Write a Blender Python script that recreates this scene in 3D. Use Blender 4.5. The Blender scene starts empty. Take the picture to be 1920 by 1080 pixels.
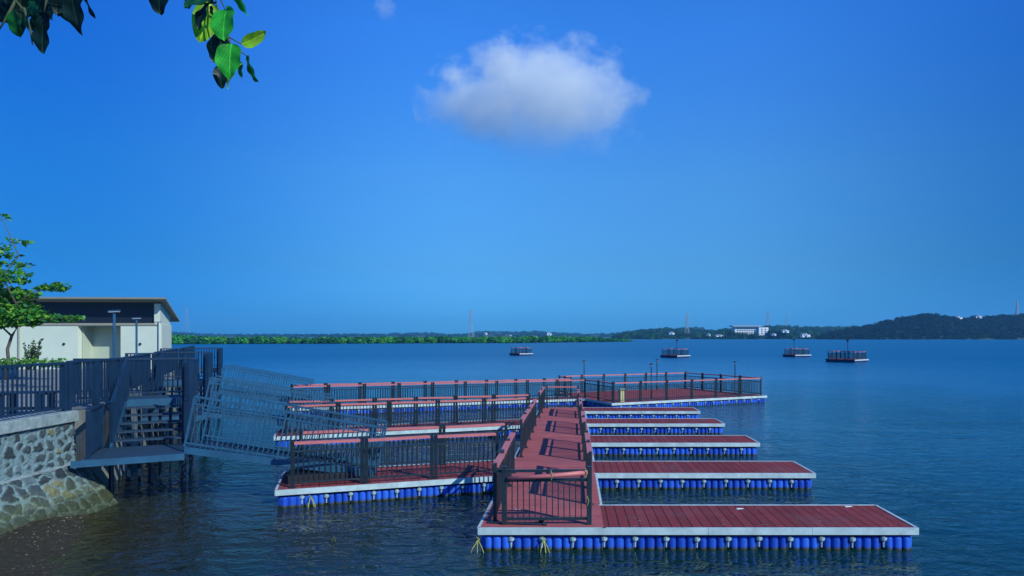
import bpy, bmesh, math, random
from mathutils import Vector, Matrix, noise
R = math.radians
random.seed(7)
S = bpy.context.scene
C = S.collection
# ------------------------------------------------------------------ camera
CAMZ = 3.58; FPX = 1280.0; CX = 1065.0; HZ = 630.0
cd = bpy.data.cameras.new('camera'); cam = bpy.data.objects.new('camera', cd); C.objects.link(cam)
cam.location = (0, 0, CAMZ); cam.rotation_euler = (R(90), 0, 0)
cd.sensor_width = 36; cd.lens = 24.0
cd.shift_x = (960-CX)/1920; cd.shift_y = (HZ-540)/1920
cd.clip_start = 0.05; cd.clip_end = 30000
S.camera = cam
S.cycles.volume_bounces = 20; S.cycles.max_bounces = 24
S.view_settings.view_transform = 'Standard'; S.view_settings.look = 'None'
S.view_settings.exposure = 0.0; S.view_settings.gamma = 1
# ------------------------------------------------------------------ sky
SUN_EL = R(33); SUNV = Vector((0.78, -0.63, 0)).normalized()
SUN_AZ = math.atan2(SUNV.x, SUNV.y)
w = bpy.data.worlds.new('World'); S.world = w; w.use_nodes = True
nt = w.node_tree; nt.nodes.clear()
def N(tree, kind, **kw):
    n = tree.nodes.new(kind)
    for k, v in kw.items(): setattr(n, k, v)
    return n
out = N(nt, 'ShaderNodeOutputWorld'); bg = N(nt, 'ShaderNodeBackground'); sky = N(nt, 'ShaderNodeTexSky')
sky.sky_type = 'NISHITA'; sky.sun_disc = False; sky.sun_elevation = SUN_EL; sky.sun_rotation = SUN_AZ
sky.altitude = 0; sky.air_density = 1.0; sky.dust_density = 0.3; sky.ozone_density = 3.0
tint = N(nt, 'ShaderNodeMix', data_type='RGBA', blend_type='MULTIPLY'); tint.inputs[0].default_value = 1
# vignette painted into the sky tint: darker left and right, bluer towards the zenith
geo = N(nt, 'ShaderNodeTexCoord'); sep = N(nt, 'ShaderNodeSeparateXYZ')
nt.links.new(geo.outputs['Generated'], sep.inputs[0])
el = N(nt, 'ShaderNodeValToRGB'); nt.links.new(sep.outputs['Z'], el.inputs[0])
E = el.color_ramp.elements; E[0].position = 0.0; E[0].color = (0.08, 0.50, 1.15, 1); E[1].position = 0.6; E[1].color = (0.20, 0.95, 1.98, 1)
for p_, c_ in ((0.03, (0.115, 0.50, 1.18, 1)), (0.10, (0.20, 0.57, 1.00, 1)), (0.22, (0.30, 0.80, 1.30, 1)), (0.40, (0.27, 0.94, 1.90, 1))):
    q_ = E.new(p_); q_.color = c_
sh_ = N(nt, 'ShaderNodeMath', operation='ADD'); sh_.inputs[1].default_value = -0.045; nt.links.new(sep.outputs['X'], sh_.inputs[0])
ab_ = N(nt, 'ShaderNodeMath', operation='ABSOLUTE'); nt.links.new(sh_.outputs[0], ab_.inputs[0])
az = N(nt, 'ShaderNodeMapRange'); az.inputs['From Min'].default_value = 0.15; az.inputs['From Max'].default_value = 0.66
az.interpolation_type = 'SMOOTHSTEP'
nt.links.new(ab_.outputs[0], az.inputs['Value'])
mixa = N(nt, 'ShaderNodeMix', data_type='RGBA'); mixa.inputs[6].default_value = (1, 1, 1, 1); mixa.inputs[7].default_value = (0.13, 0.46, 0.66, 1)
nt.links.new(az.outputs[0], mixa.inputs[0])
mixc = N(nt, 'ShaderNodeMix', data_type='RGBA', blend_type='MULTIPLY'); mixc.inputs[0].default_value = 1
nt.links.new(el.outputs[0], mixc.inputs[6]); nt.links.new(mixa.outputs[2], mixc.inputs[7])
nt.links.new(sky.outputs[0], tint.inputs[6]); nt.links.new(mixc.outputs[2], tint.inputs[7])
nt.links.new(tint.outputs[2], bg.inputs[0]); bg.inputs[1].default_value = 0.12
nt.links.new(bg.outputs[0], out.inputs[0])
# ------------------------------------------------------------------ sun
sd = bpy.data.lights.new('sun', 'SUN'); so = bpy.data.objects.new('sun', sd); C.objects.link(so)
sd.energy = 4.2; sd.angle = R(0.5); sd.color = (0.93, 1.0, 0.90)
dirv = Vector((SUNV.x*math.cos(SUN_EL), SUNV.y*math.cos(SUN_EL), math.sin(SUN_EL)))
so.rotation_euler = dirv.to_track_quat('Z', 'Y').to_euler(); so.location = (20, -16, 30)

# ------------------------------------------------------------------ materials
MATS = {}
def mat(name, col, rough=0.6, var=0.12, scale=6.0, metal=0.0, bump=0.0, bscale=30.0, spec=0.5, col2=None, coat=0.0):
    m = bpy.data.materials.new(name); m.use_nodes = True; t = m.node_tree; b = t.nodes['Principled BSDF']
    b.inputs['Roughness'].default_value = rough; b.inputs['Metallic'].default_value = metal
    b.inputs['Specular IOR Level'].default_value = spec
    tc = N(t, 'ShaderNodeTexCoord'); nz = N(t, 'ShaderNodeTexNoise'); nz.inputs['Scale'].default_value = scale
    nz.inputs['Detail'].default_value = 6; nz.inputs['Roughness'].default_value = 0.65
    g = N(t, 'ShaderNodeNewGeometry')
    t.links.new(g.outputs['Position'], nz.inputs['Vector'])
    rp = N(t, 'ShaderNodeValToRGB'); rp.color_ramp.elements[0].position = 0.3; rp.color_ramp.elements[1].position = 0.7
    c2 = col2 or tuple(min(1, c*(1+var)) for c in col); c1 = tuple(c*(1-var) for c in col)
    rp.color_ramp.elements[0].color = (*c1, 1); rp.color_ramp.elements[1].color = (*c2, 1)
    t.links.new(nz.outputs['Fac'], rp.inputs[0]); t.links.new(rp.outputs[0], b.inputs['Base Color'])
    if bump:
        n2 = N(t, 'ShaderNodeTexNoise'); n2.inputs['Scale'].default_value = bscale; n2.inputs['Detail'].default_value = 5
        t.links.new(g.outputs['Position'], n2.inputs['Vector'])
        bp = N(t, 'ShaderNodeBump'); bp.inputs['Strength'].default_value = bump; bp.inputs['Distance'].default_value = 0.02
        t.links.new(n2.outputs['Fac'], bp.inputs['Height']); t.links.new(bp.outputs[0], b.inputs['Normal'])
    MATS[name] = m
    return m
def vcol(name, rough=0.8, spec=0.2, mult=(1, 1, 1), bump=0.0, bscale=20, bdist=0.05, transl=0.0):
    """surface colour stored per vertex in attribute 'Col' (each stone's or crown's own colour)"""
    m = bpy.data.materials.new(name); m.use_nodes = True; t = m.node_tree; b = t.nodes['Principled BSDF']
    b.inputs['Roughness'].default_value = rough; b.inputs['Specular IOR Level'].default_value = spec
    a = N(t, 'ShaderNodeVertexColor', layer_name='Col')
    g = N(t, 'ShaderNodeNewGeometry'); nz = N(t, 'ShaderNodeTexNoise'); nz.inputs['Scale'].default_value = bscale*0.5
    nz.inputs['Detail'].default_value = 6
    t.links.new(g.outputs['Position'], nz.inputs['Vector'])
    mr = N(t, 'ShaderNodeMapRange'); mr.inputs['From Min'].default_value = 0.3; mr.inputs['From Max'].default_value = 0.7
    mr.inputs['To Min'].default_value = 0.72; mr.inputs['To Max'].default_value = 1.25
    t.links.new(nz.outputs['Fac'], mr.inputs['Value'])
    vm = N(t, 'ShaderNodeVectorMath', operation='SCALE'); t.links.new(a.outputs['Color'], vm.inputs[0]); t.links.new(mr.outputs[0], vm.inputs['Scale'])
    t.links.new(vm.outputs[0], b.inputs['Base Color'])
    if bump:
        bp = N(t, 'ShaderNodeBump'); bp.inputs['Strength'].default_value = bump; bp.inputs['Distance'].default_value = bdist
        n2 = N(t, 'ShaderNodeTexNoise'); n2.inputs['Scale'].default_value = bscale; n2.inputs['Detail'].default_value = 6
        t.links.new(g.outputs['Position'], n2.inputs['Vector'])
        t.links.new(n2.outputs['Fac'], bp.inputs['Height']); t.links.new(bp.outputs[0], b.inputs['Normal'])
    if transl:
        tr = N(t, 'ShaderNodeBsdfTranslucent'); mx = N(t, 'ShaderNodeMixShader'); mx.inputs[0].default_value = transl
        t.links.new(vm.outputs[0], tr.inputs[0]); o = t.nodes['Material Output']
        t.links.new(b.outputs[0], mx.inputs[1]); t.links.new(tr.outputs[0], mx.inputs[2]); t.links.new(mx.outputs[0], o.inputs[0])
    MATS[name] = m
    return m
def deck_mat(name, ang, pitch, col, groove):
    """boards running at angle ang (radians, world xy) with fine grooves between them"""
    m = bpy.data.materials.new(name); m.use_nodes = True; t = m.node_tree; b = t.nodes['Principled BSDF']
    b.inputs['Roughness'].default_value = 0.75; b.inputs['Specular IOR Level'].default_value = 0.15
    g = N(t, 'ShaderNodeNewGeometry')
    mp = N(t, 'ShaderNodeMapping'); mp.inputs['Rotation'].default_value = (0, 0, -ang)
    t.links.new(g.outputs['Position'], mp.inputs['Vector'])
    sp = N(t, 'ShaderNodeSeparateXYZ'); t.links.new(mp.outputs[0], sp.inputs[0])
    dv = N(t, 'ShaderNodeMath', operation='DIVIDE'); dv.inputs[1].default_value = pitch; t.links.new(sp.outputs['Y'], dv.inputs[0])
    fr = N(t, 'ShaderNodeMath', operation='FRACT'); t.links.new(dv.outputs[0], fr.inputs[0])
    fl = N(t, 'ShaderNodeMath', operation='FLOOR'); t.links.new(dv.outputs[0], fl.inputs[0])
    wn = N(t, 'ShaderNodeTexWhiteNoise', noise_dimensions='1D'); t.links.new(fl.outputs[0], wn.inputs['W'])
    ls = N(t, 'ShaderNodeMath', operation='LESS_THAN'); ls.inputs[1].default_value = groove; t.links.new(fr.outputs[0], ls.inputs[0])
    nz = N(t, 'ShaderNodeTexNoise'); nz.inputs['Scale'].default_value = 2.3; nz.inputs['Detail'].default_value = 7
    t.links.new(g.outputs['Position'], nz.inputs['Vector'])
    ad = N(t, 'ShaderNodeMath', operation='MULTIPLY_ADD'); ad.inputs[1].default_value = 0.28; ad.inputs[2].default_value = 0.66
    t.links.new(wn.outputs['Value'], ad.inputs[0])
    a2 = N(t, 'ShaderNodeMath', operation='MULTIPLY_ADD'); a2.inputs[1].default_value = 0.6
    t.links.new(nz.outputs['Fac'], a2.inputs[0]); t.links.new(ad.outputs[0], a2.inputs[2])
    vm = N(t, 'ShaderNodeVectorMath', operation='SCALE'); vm.inputs[0].default_value = col; t.links.new(a2.outputs[0], vm.inputs['Scale'])
    mx = N(t, 'ShaderNodeMix', data_type='RGBA'); mx.inputs[7].default_value = (0.02, 0.008, 0.012, 1)
    t.links.new(ls.outputs[0], mx.inputs[0]); t.links.new(vm.outputs[0], mx.inputs[6])
    # faint dried dirt
    n3 = N(t, 'ShaderNodeTexNoise'); n3.inputs['Scale'].default_value = 0.9; n3.inputs['Detail'].default_value = 9; n3.inputs['Roughness'].default_value = 0.7
    t.links.new(g.outputs['Position'], n3.inputs['Vector'])
    m3 = N(t, 'ShaderNodeMapRange'); m3.inputs['From Min'].default_value = 0.52; m3.inputs['From Max'].default_value = 0.8; m3.inputs['To Max'].default_value = 0.6
    t.links.new(n3.outputs['Fac'], m3.inputs['Value'])
    mx2 = N(t, 'ShaderNodeMix', data_type='RGBA'); mx2.inputs[7].default_value = (0.17, 0.13, 0.15, 1)
    t.links.new(m3.outputs[0], mx2.inputs[0]); t.links.new(mx.outputs[2], mx2.inputs[6])
    n4 = N(t, 'ShaderNodeTexNoise'); n4.inputs['Scale'].default_value = 9; n4.inputs['Detail'].default_value = 4; t.links.new(g.outputs['Position'], n4.inputs['Vector'])
    m4 = N(t, 'ShaderNodeMapRange'); m4.inputs['From Min'].default_value = 0.70; m4.inputs['From Max'].default_value = 0.74; m4.inputs['To Max'].default_value = 0.5
    t.links.new(n4.outputs['Fac'], m4.inputs['Value'])
    mx3 = N(t, 'ShaderNodeMix', data_type='RGBA'); mx3.inputs[7].default_value = (0.40, 0.38, 0.38, 1)
    t.links.new(m4.outputs[0], mx3.inputs[0]); t.links.new(mx2.outputs[2], mx3.inputs[6]); t.links.new(mx3.outputs[2], b.inputs['Base Color'])
    bp = N(t, 'ShaderNodeBump'); bp.invert = True; bp.inputs['Strength'].default_value = 0.6; bp.inputs['Distance'].default_value = 0.006
    t.links.new(ls.outputs[0], bp.inputs['Height']); t.links.new(bp.outputs[0], b.inputs['Normal'])
    MATS[name] = m
    return m
RED = (0.190, 0.035, 0.038)
deck_mat('finger_boards', R(90), 0.175, RED, 0.10)
deck_mat('walkway_boards', R(1), 0.145, (0.36, 0.095, 0.098), 0.04)
deck_mat('arm_boards', R(110), 0.175, (0.25, 0.052, 0.056), 0.06)
mat('trim', (0.44, 0.56, 0.59), 0.5, 0.24, 3.5)
mat('rail_red', (0.52, 0.15, 0.15), 0.5, 0.12, 4)
mat('rail_black', (0.016, 0.028, 0.040), 0.4, 0.3, 5)
mat('steel_blue', (0.030, 0.085, 0.165), 0.45, 0.25, 3)
mat('steel_navy', (0.007, 0.028, 0.068), 0.45, 0.25, 3)
mat('gang_blue', (0.018, 0.085, 0.17), 0.45, 0.25, 3)
mat('pin_pale', (0.30, 0.42, 0.48), 0.5, 0.3, 20)
mat('stairs', (0.013, 0.040, 0.078), 0.6, 0.25, 6)
mat('cream', (0.62, 0.68, 0.56), 0.85, 0.05, 1.2, bump=0.1)
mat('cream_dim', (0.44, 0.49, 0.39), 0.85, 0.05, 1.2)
mat('band', (0.010, 0.018, 0.035), 0.4, 0.2, 2)
mat('roof', (0.24, 0.25, 0.21), 0.7, 0.1, 2)
mat('soffit', (0.30, 0.28, 0.22), 0.8, 0.05, 2)
mat('paving', (0.20, 0.21, 0.20), 0.85, 0.2, 1.6, bump=0.2)
mat('concrete', (0.24, 0.25, 0.22), 0.9, 0.25, 2.0, bump=0.5)
mat('coping', (0.24, 0.30, 0.31), 0.85, 0.35, 5.0, bump=0.6, bscale=18)
mat('white_wall', (0.82, 0.82, 0.82), 0.7, 0.03, 0.1)
mat('far_roof', (0.35, 0.38, 0.42), 0.7, 0.1, 0.1)
mat('glass_dark', (0.03, 0.06, 0.10), 0.2, 0.1, 1)
mat('lattice', (0.30, 0.33, 0.36), 0.6, 0.1, 0.1)
mat('bark', (0.10, 0.08, 0.06), 0.9, 0.3, 12, bump=0.5)
mat('twig', (0.05, 0.07, 0.03), 0.8, 0.3, 30)
mat('rope_yellow', (0.34, 0.36, 0.08), 0.8, 0.3, 30)
mat('yellow_box', (0.75, 0.72, 0.35), 0.6, 0.05, 3)
mat('lamp_black', (0.02, 0.025, 0.03), 0.4, 0.2, 5)
mat('lamp_glass', (0.6, 0.65, 0.7), 0.2, 0.05, 5)
mat('paper', (0.75, 0.72, 0.72), 0.8, 0.05, 20)
mat('shade_black', (0.012, 0.012, 0.02), 0.6, 0.2, 5)
mat('hill_soil', (0.025, 0.055, 0.03), 0.95, 0.4, 0.03)
vcol('stone', 0.85, 0.3, bump=0.55, bscale=22, bdist=0.03)
vcol('foliage', 0.75, 0.15, transl=0.25, bscale=0.8)
vcol('leafy', 0.55, 0.35, transl=0.35, bscale=8)
vcol('pebbles', 0.8, 0.3, bscale=30)
# float blue with a dirty algae line near the water
def float_mat():
    m = bpy.data.materials.new('float_blue'); m.use_nodes = True; t = m.node_tree; b = t.nodes['Principled BSDF']
    b.inputs['Roughness'].default_value = 0.38
    g = N(t, 'ShaderNodeNewGeometry'); sp = N(t, 'ShaderNodeSeparateXYZ'); t.links.new(g.outputs['Position'], sp.inputs[0])
    nz = N(t, 'ShaderNodeTexNoise'); nz.inputs['Scale'].default_value = 9; nz.inputs['Detail'].default_value = 5
    t.links.new(g.outputs['Position'], nz.inputs['Vector'])
    ml = N(t, 'ShaderNodeMath', operation='MULTIPLY_ADD'); ml.inputs[1].default_value = -0.07
    t.links.new(nz.outputs['Fac'], ml.inputs[0]); t.links.new(sp.outputs['Z'], ml.inputs[2])
    mr = N(t, 'ShaderNodeMapRange'); mr.inputs['From Min'].default_value = -0.025; mr.inputs['From Max'].default_value = 0.03
    mr.inputs['To Min'].default_value = 1; mr.inputs['To Max'].default_value = 0
    t.links.new(ml.outputs[0], mr.inputs['Value'])
    oi = N(t, 'ShaderNodeObjectInfo')
    rp = N(t, 'ShaderNodeValToRGB'); rp.color_ramp.elements[0].color = (0.008, 0.058, 0.44, 1); rp.color_ramp.elements[1].color = (0.030, 0.145, 0.72, 1)
    t.links.new(oi.outputs['Random'], rp.inputs[0])
    mx = N(t, 'ShaderNodeMix', data_type='RGBA'); mx.inputs[7].default_value = (0.05, 0.055, 0.012, 1)
    t.links.new(mr.outputs[0], mx.inputs[0]); t.links.new(rp.outputs[0], mx.inputs[6]); t.links.new(mx.outputs[2], b.inputs['Base Color'])
    MATS['float_blue'] = m
float_mat()
def water_mat():
    m = bpy.data.materials.new('water'); m.use_nodes = True; t = m.node_tree; b = t.nodes['Principled BSDF']
    b.inputs['IOR'].default_value = 1.33; b.inputs['Specular Tint'].default_value = (0.45, 1.0, 1.0, 1)
    g = N(t, 'ShaderNodeNewGeometry')
    # unresolved wind ripples make the open lake rougher than the sheltered water by the docks
    dr = N(t, 'ShaderNodeVectorMath', operation='DISTANCE'); dr.inputs[1].default_value = (0, 15, 0); t.links.new(g.outputs['Position'], dr.inputs[0])
    rr_ = N(t, 'ShaderNodeMapRange'); rr_.inputs['From Min'].default_value = 8; rr_.inputs['From Max'].default_value = 110; rr_.inputs['To Min'].default_value = 0.07; rr_.inputs['To Max'].default_value = 0.38
    t.links.new(dr.outputs['Value'], rr_.inputs['Value']); t.links.new(rr_.outputs[0], b.inputs['Roughness'])
    # water colour: brownish green in the shallows by the wall, teal further out
    sp = N(t, 'ShaderNodeSeparateXYZ'); t.links.new(g.outputs['Position'], sp.inputs[0])
    dt = N(t, 'ShaderNodeVectorMath', operation='DISTANCE'); dt.inputs[1].default_value = (-9.5, 12, 0); t.links.new(g.outputs['Position'], dt.inputs[0])
    nz0 = N(t, 'ShaderNodeTexNoise'); nz0.inputs['Scale'].default_value = 0.35; nz0.inputs['Detail'].default_value = 4
    t.links.new(g.outputs['Position'], nz0.inputs['Vector'])
    ma = N(t, 'ShaderNodeMath', operation='MULTIPLY_ADD'); ma.inputs[1].default_value = 6; t.links.new(nz0.outputs['Fac'], ma.inputs[0]); t.links.new(dt.outputs['Value'], ma.inputs[2])
    r = N(t, 'ShaderNodeValToRGB'); mr = N(t, 'ShaderNodeMapRange'); mr.inputs['From Max'].default_value = 60
    t.links.new(ma.outputs[0], mr.inputs['Value']); t.links.new(mr.outputs[0], r.inputs[0])
    e = r.color_ramp.elements; e[0].position = 0.06; e[0].color = (0.030, 0.026, 0.010, 1)
    e[1].position = 0.92; e[1].color = (0.001, 0.105, 0.235, 1)
    x = e.new(0.16); x.color = (0.006, 0.022, 0.015, 1); x = e.new(0.30); x.color = (0.003, 0.032, 0.036, 1); x = e.new(0.40); x.color = (0.001, 0.060, 0.098, 1); x = e.new(0.5); x.color = (0.001, 0.072, 0.115, 1)
    t.links.new(r.outputs[0], b.inputs['Base Color'])
    mp = N(t, 'ShaderNodeMapping'); mp.inputs['Rotation'].default_value = (0, 0, R(-24)); mp.inputs['Scale'].default_value = (0.55, 1.0, 1)
    t.links.new(g.outputs['Position'], mp.inputs[0])
    def nz(s, d, rg, dist=0.0):
        n = N(t, 'ShaderNodeTexNoise'); n.inputs['Scale'].default_value = s; n.inputs['Detail'].default_value = d; n.inputs['Roughness'].default_value = rg
        n.inputs['Distortion'].default_value = dist
        t.links.new(mp.outputs[0], n.inputs['Vector']); return n
    a = nz(3.2, 3, 0.55, 0.6); c = nz(0.55, 3, 0.5, 0.3); d = nz(0.07, 3, 0.55, 0.8)
    dm = N(t, 'ShaderNodeMapRange'); dm.inputs['From Min'].default_value = 0.38; dm.inputs['From Max'].default_value = 0.62; dm.inputs['To Min'].default_value = 0.30; dm.inputs['To Max'].default_value = 0.85
    t.links.new(d.outputs['Fac'], dm.inputs['Value'])
    b1 = N(t, 'ShaderNodeBump'); b1.inputs['Distance'].default_value = 0.115; t.links.new(dm.outputs[0], b1.inputs['Strength']); t.links.new(a.outputs['Fac'], b1.inputs['Height'])
    b2 = N(t, 'ShaderNodeBump'); b2.inputs['Distance'].default_value = 0.22; b2.inputs['Strength'].default_value = 0.6; t.links.new(c.outputs['Fac'], b2.inputs['Height'])
    t.links.new(b2.outputs[0], b1.inputs['Normal']); t.links.new(b1.outputs[0], b.inputs['Normal'])
    MATS['water'] = m
water_mat()

# ------------------------------------------------------------------ helpers
def at(px, py, Y):           # a direction of the survey sketch carried out to real distance Y
    return Vector(((px-CX)*Y/FPX, Y, CAMZ-(py-HZ)*Y/FPX))
def tag(o, label=None, cat=None, group=None, kind=None):
    if label: o['label'] = label
    if cat: o['category'] = cat
    if group: o['group'] = group
    if kind: o['kind'] = kind
    return o
def thing(name, label, cat, group=None, loc=(0, 0, 0)):
    o = bpy.data.objects.new(name, None); C.objects.link(o); o.location = loc; o.empty_display_size = 0.2
    return tag(o, label, cat, group)
class MB:
    def __init__(s): s.v = []; s.f = []; s.c = None
    def add(s, vs, fs):
        k = len(s.v); s.v += [tuple(p) for p in vs]; s.f += [tuple(i+k for i in f) for f in fs]; return s
    def box(s, lo, hi):
        x0, y0, z0 = lo; x1, y1, z1 = hi
        return s.add([(x0, y0, z0), (x1, y0, z0), (x1, y1, z0), (x0, y1, z0), (x0, y0, z1), (x1, y0, z1), (x1, y1, z1), (x0, y1, z1)],
                     [(0, 3, 2, 1), (4, 5, 6, 7), (0, 1, 5, 4), (1, 2, 6, 5), (2, 3, 7, 6), (3, 0, 4, 7)])
    def beam(s, p, q, wd, ht, up=(0, 0, 1)):      # box from p to q, width wd across, height ht
        p = Vector(p); q = Vector(q); d = (q-p).normalized(); up = Vector(up)
        if abs(d.dot(up)) > 0.99: up = Vector((0, 1, 0))
        a = d.cross(up).normalized(); b = a.cross(d).normalized()
        vs = []
        for e in (p, q):
            for i, j in ((-1, -1), (1, -1), (1, 1), (-1, 1)): vs.append(e + a*(i*wd/2) + b*(j*ht/2))
        return s.add(vs, [(0, 1, 2, 3), (7, 6, 5, 4), (0, 4, 5, 1), (1, 5, 6, 2), (2, 6, 7, 3), (3, 7, 4, 0)])
    def tube(s, pts, r, n=8, r1=None):
        pts = [Vector(p) for p in pts]; m = len(pts); vs = []
        for i, p in enumerate(pts):
            d = (pts[min(i+1, m-1)]-pts[max(i-1, 0)]).normalized()
            a = d.orthogonal().normalized() if abs(d.z) > .9 else d.cross(Vector((0, 0, 1))).normalized()
            b = d.cross(a); rr = r if r1 is None else r+(r1-r)*i/(m-1)
            for k in range(n):
                t = 2*math.pi*k/n; vs.append(p+a*(rr*math.cos(t))+b*(rr*math.sin(t)))
        fs = [(i*n+k, i*n+(k+1) % n, (i+1)*n+(k+1) % n, (i+1)*n+k) for i in range(m-1) for k in range(n)]
        fs += [tuple(range(n))[::-1], tuple(range((m-1)*n, m*n))]
        return s.add(vs, fs)
    def prism(s, poly, z0, z1):
        n = len(poly)
        vs = [(x, y, z0) for x, y in poly]+[(x, y, z1) for x, y in poly]
        return s.add(vs, [tuple(range(n))[::-1], tuple(range(n, 2*n))]+[(i, (i+1) % n, n+(i+1) % n, n+i) for i in range(n)])
    def mesh(s, name):
        me = bpy.data.meshes.new(name); me.from_pydata(s.v, [], s.f); me.update()
        if s.c:
            a = me.color_attributes.new('Col', 'FLOAT_COLOR', 'POINT'); a.data.foreach_set('color', [x for c in s.c for x in (*c, 1.0)])
        return me
    def build(s, name, m, parent=None, bevel=0, smooth=False):
        me = s.mesh(name)
        return link(name, me, m, parent, bevel, smooth)
def link(name, me, m, parent=None, bevel=0, smooth=False, loc=None, rz=0):
    if not me.materials: me.materials.append(MATS[m])
    if smooth:
        for p in me.polygons: p.use_smooth = True
    o = bpy.data.objects.new(name, me); C.objects.link(o)
    if parent:
        o.parent = parent
        if loc is None:
            o.location = -Vector(root_loc(parent))
    if loc is not None: o.location = loc
    o.rotation_euler.z = rz
    if bevel:
        b = o.modifiers.new('bevel', 'BEVEL'); b.width = bevel; b.segments = 2; b.limit_method = 'ANGLE'
    return o
def root_loc(p):
    v = Vector(p.location)
    while p.parent: p = p.parent; v += Vector(p.location)
    return v

# ------------------------------------------------------------------ setting: water, promenade ground, shore
wm = MB(); wm.add([(-6000, -200, 0), (6000, -200, 0), (6000, 9000, 0), (-6000, 9000, 0)], [(0, 1, 2, 3)])
tag(wm.build('water', 'water'), kind='structure')
U = Vector((0.907, 0.42, 0)); V = Vector((-0.42, 0.907, 0)); P1 = Vector((-8.2, 14.56, 0))
def L(u, v, z=0): p = P1+U*u+V*v; return Vector((p.x, p.y, z))
pc = [(-9.9, 2), (-10.35, 13.95), tuple(L(-1.75, 3.2)[:2]), tuple(L(-1.75, 32)[:2]), (-70, 60), (-70, 2)]
tag(MB().prism(pc, -0.5, 1.93).build('promenade', 'paving'), kind='structure')
qw = MB(); q0 = L(-1.72, 3.0); q1 = L(-1.72, 32)
qw.prism([(-10.36, 14.3), (q0.x, q0.y), (q1.x, q1.y), (q1.x-1, q1.y-.3), (q0.x-.9, q0.y), (-11.2, 14.3)], -0.5, 1.99)
tag(qw.build('quay_wall', 'concrete'), 'concrete quay wall running behind the steel landings', 'wall')
bm_ = MB(); nx, ny = 40, 40; bvs = []
for j in range(ny+1):
    for i in range(nx+1):
        y = 6.5+(14.0-6.5)*j/ny; t = i/nx
        edge = -9.45+(13.6-y)*0.58
        x = -10.4+(edge+0.9+10.4)*t
        z = 0.26*(1-max(0, (x+9.75)/max(.12, edge+9.75)))*min(1, (14.0-y)*.8)-0.03+0.05*noise.noise(Vector((x*2.1, y*2.1, 0)))
        bvs.append((x, y, z))
bm_.add(bvs, [(j*(nx+1)+i, j*(nx+1)+i+1, (j+1)*(nx+1)+i+1, (j+1)*(nx+1)+i) for j in range(ny) for i in range(nx)])
mat('beach', (0.022, 0.018, 0.009), 0.95, 0.5, 9, bump=0.9, bscale=40)
bo = bm_.build('beach', 'beach', smooth=True); tag(bo, kind='structure')
pb = MB(); pb.c = []
ico = bmesh.new(); bmesh.ops.create_icosphere(ico, subdivisions=1, radius=1); iv = [v.co.copy() for v in ico.verts]; iff = [tuple(v.index for v in f.verts) for f in ico.faces]; ico.free()
for k in range(2600):
    y = random.uniform(7, 13.9); edge = -9.45+(13.6-y)*0.58; t = random.random()**1.3; x = -9.7+(edge+.1+9.7)*t
    z = 0.26*(1-max(0, (x+9.75)/max(.12, edge+9.75)))*min(1, (14.0-y)*.8)-0.03+0.05*noise.noise(Vector((x*2.1, y*2.1, 0)))
    if z < -0.01: continue
    r = random.uniform(.006, .020)*(1.5 if random.random() < .06 else 1); a = random.uniform(.5, 1)
    q = random.random(); col = (.22, .19, .13) if q > .93 else ((.08, .065, .04) if q > .5 else (.03, .026, .016))
    rz = Matrix.Rotation(random.uniform(0, 6.3), 3, 'Z')
    pb.add([rz @ Vector((c.x*r*1.4, c.y*r, c.z*r*.5*a))+Vector((x, y, z+r*.15)) for c in iv], iff); pb.c += [col]*len(iv)
tag(pb.build('gravel', 'pebbles'), 'dark gravel and shell debris on the narrow shore below the stone wall', 'gravel', kind='stuff')

# ------------------------------------------------------------------ stone retaining wall
def stone_face(nu, nv, pos, us, vs, scale=0.30, th=0.12):
    """pos(u,v)->(point, outward normal); irregular rubble stones set in pale mortar, each with relief"""
    rnd = random.Random(3); seeds = {}
    def seed(i, j):
        if (i, j) not in seeds:
            seeds[(i, j)] = (i+rnd.uniform(.1, .9), j+rnd.uniform(.1, .9), rnd.random(), rnd.random(), rnd.uniform(.75, 1.2))
        return seeds[(i, j)]
    mb = MB(); mb.c = []; vv = []
    for b in range(nv+1):
        for a in range(nu+1):
            u = us*a/nu; v = vs*b/nv
            wu = u/scale+0.28*noise.noise(Vector((u*5, v*5, 1)))+.10*noise.noise(Vector((u*19, v*19, 1))); wv = v/(scale*.8)+0.28*noise.noise(Vector((u*5, v*5, 9)))+.10*noise.noise(Vector((u*19, v*19, 7)))
            ci, cj = math.floor(wu), math.floor(wv); ds = []
            for i in range(ci-1, ci+2):
                for j in range(cj-1, cj+2):
                    s = seed(i, j); ds.append((math.hypot(s[0]-wu, s[1]-wv)*s[4], s))
            ds.sort(key=lambda q: q[0]); e = ds[1][0]-ds[0][0]; s = ds[0][1]
            k = min(1, max(0, (e-th)/0.07)); k = k*k*(3-2*k)
            if ds[0][0] > 0.62: k *= 0.2
            p, n = pos(u, v)
            h = 0.035*k+0.012*noise.noise(Vector((u*14, v*14, 3)))
            mort = (0.155, 0.235, 0.26); g = 0.05+0.11*s[2]
            st = (g*.66, g*.92, g*1.02) if s[3] < .7 else ((.17, .17, .10) if s[3] < .78 else (g*.35, g*.5, g*.6))
            col = [mort[q]*(1-k)+st[q]*k for q in range(3)]
            z = p.z+0.12*noise.noise(Vector((u*2, v*2, 5)))
            if z < 0.75:    # algae and damp stain, a tide mark with its own ragged edge
                f = min(1, (0.75-z)/0.5); al = (.11, .13, .05) if z > .38 else (.045, .055, .02)
                col = [col[q]*(1-f*.8)+al[q]*(.45+.9*(1-k*.4))*f*.8 for q in range(3)]
            vv.append(p+n*h); mb.c.append(col)
    mb.add(vv, [(b*(nu+1)+a, b*(nu+1)+a+1, (b+1)*(nu+1)+a+1, (b+1)*(nu+1)+a) for b in range(nv) for a in range(nu)])
    return mb
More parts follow.
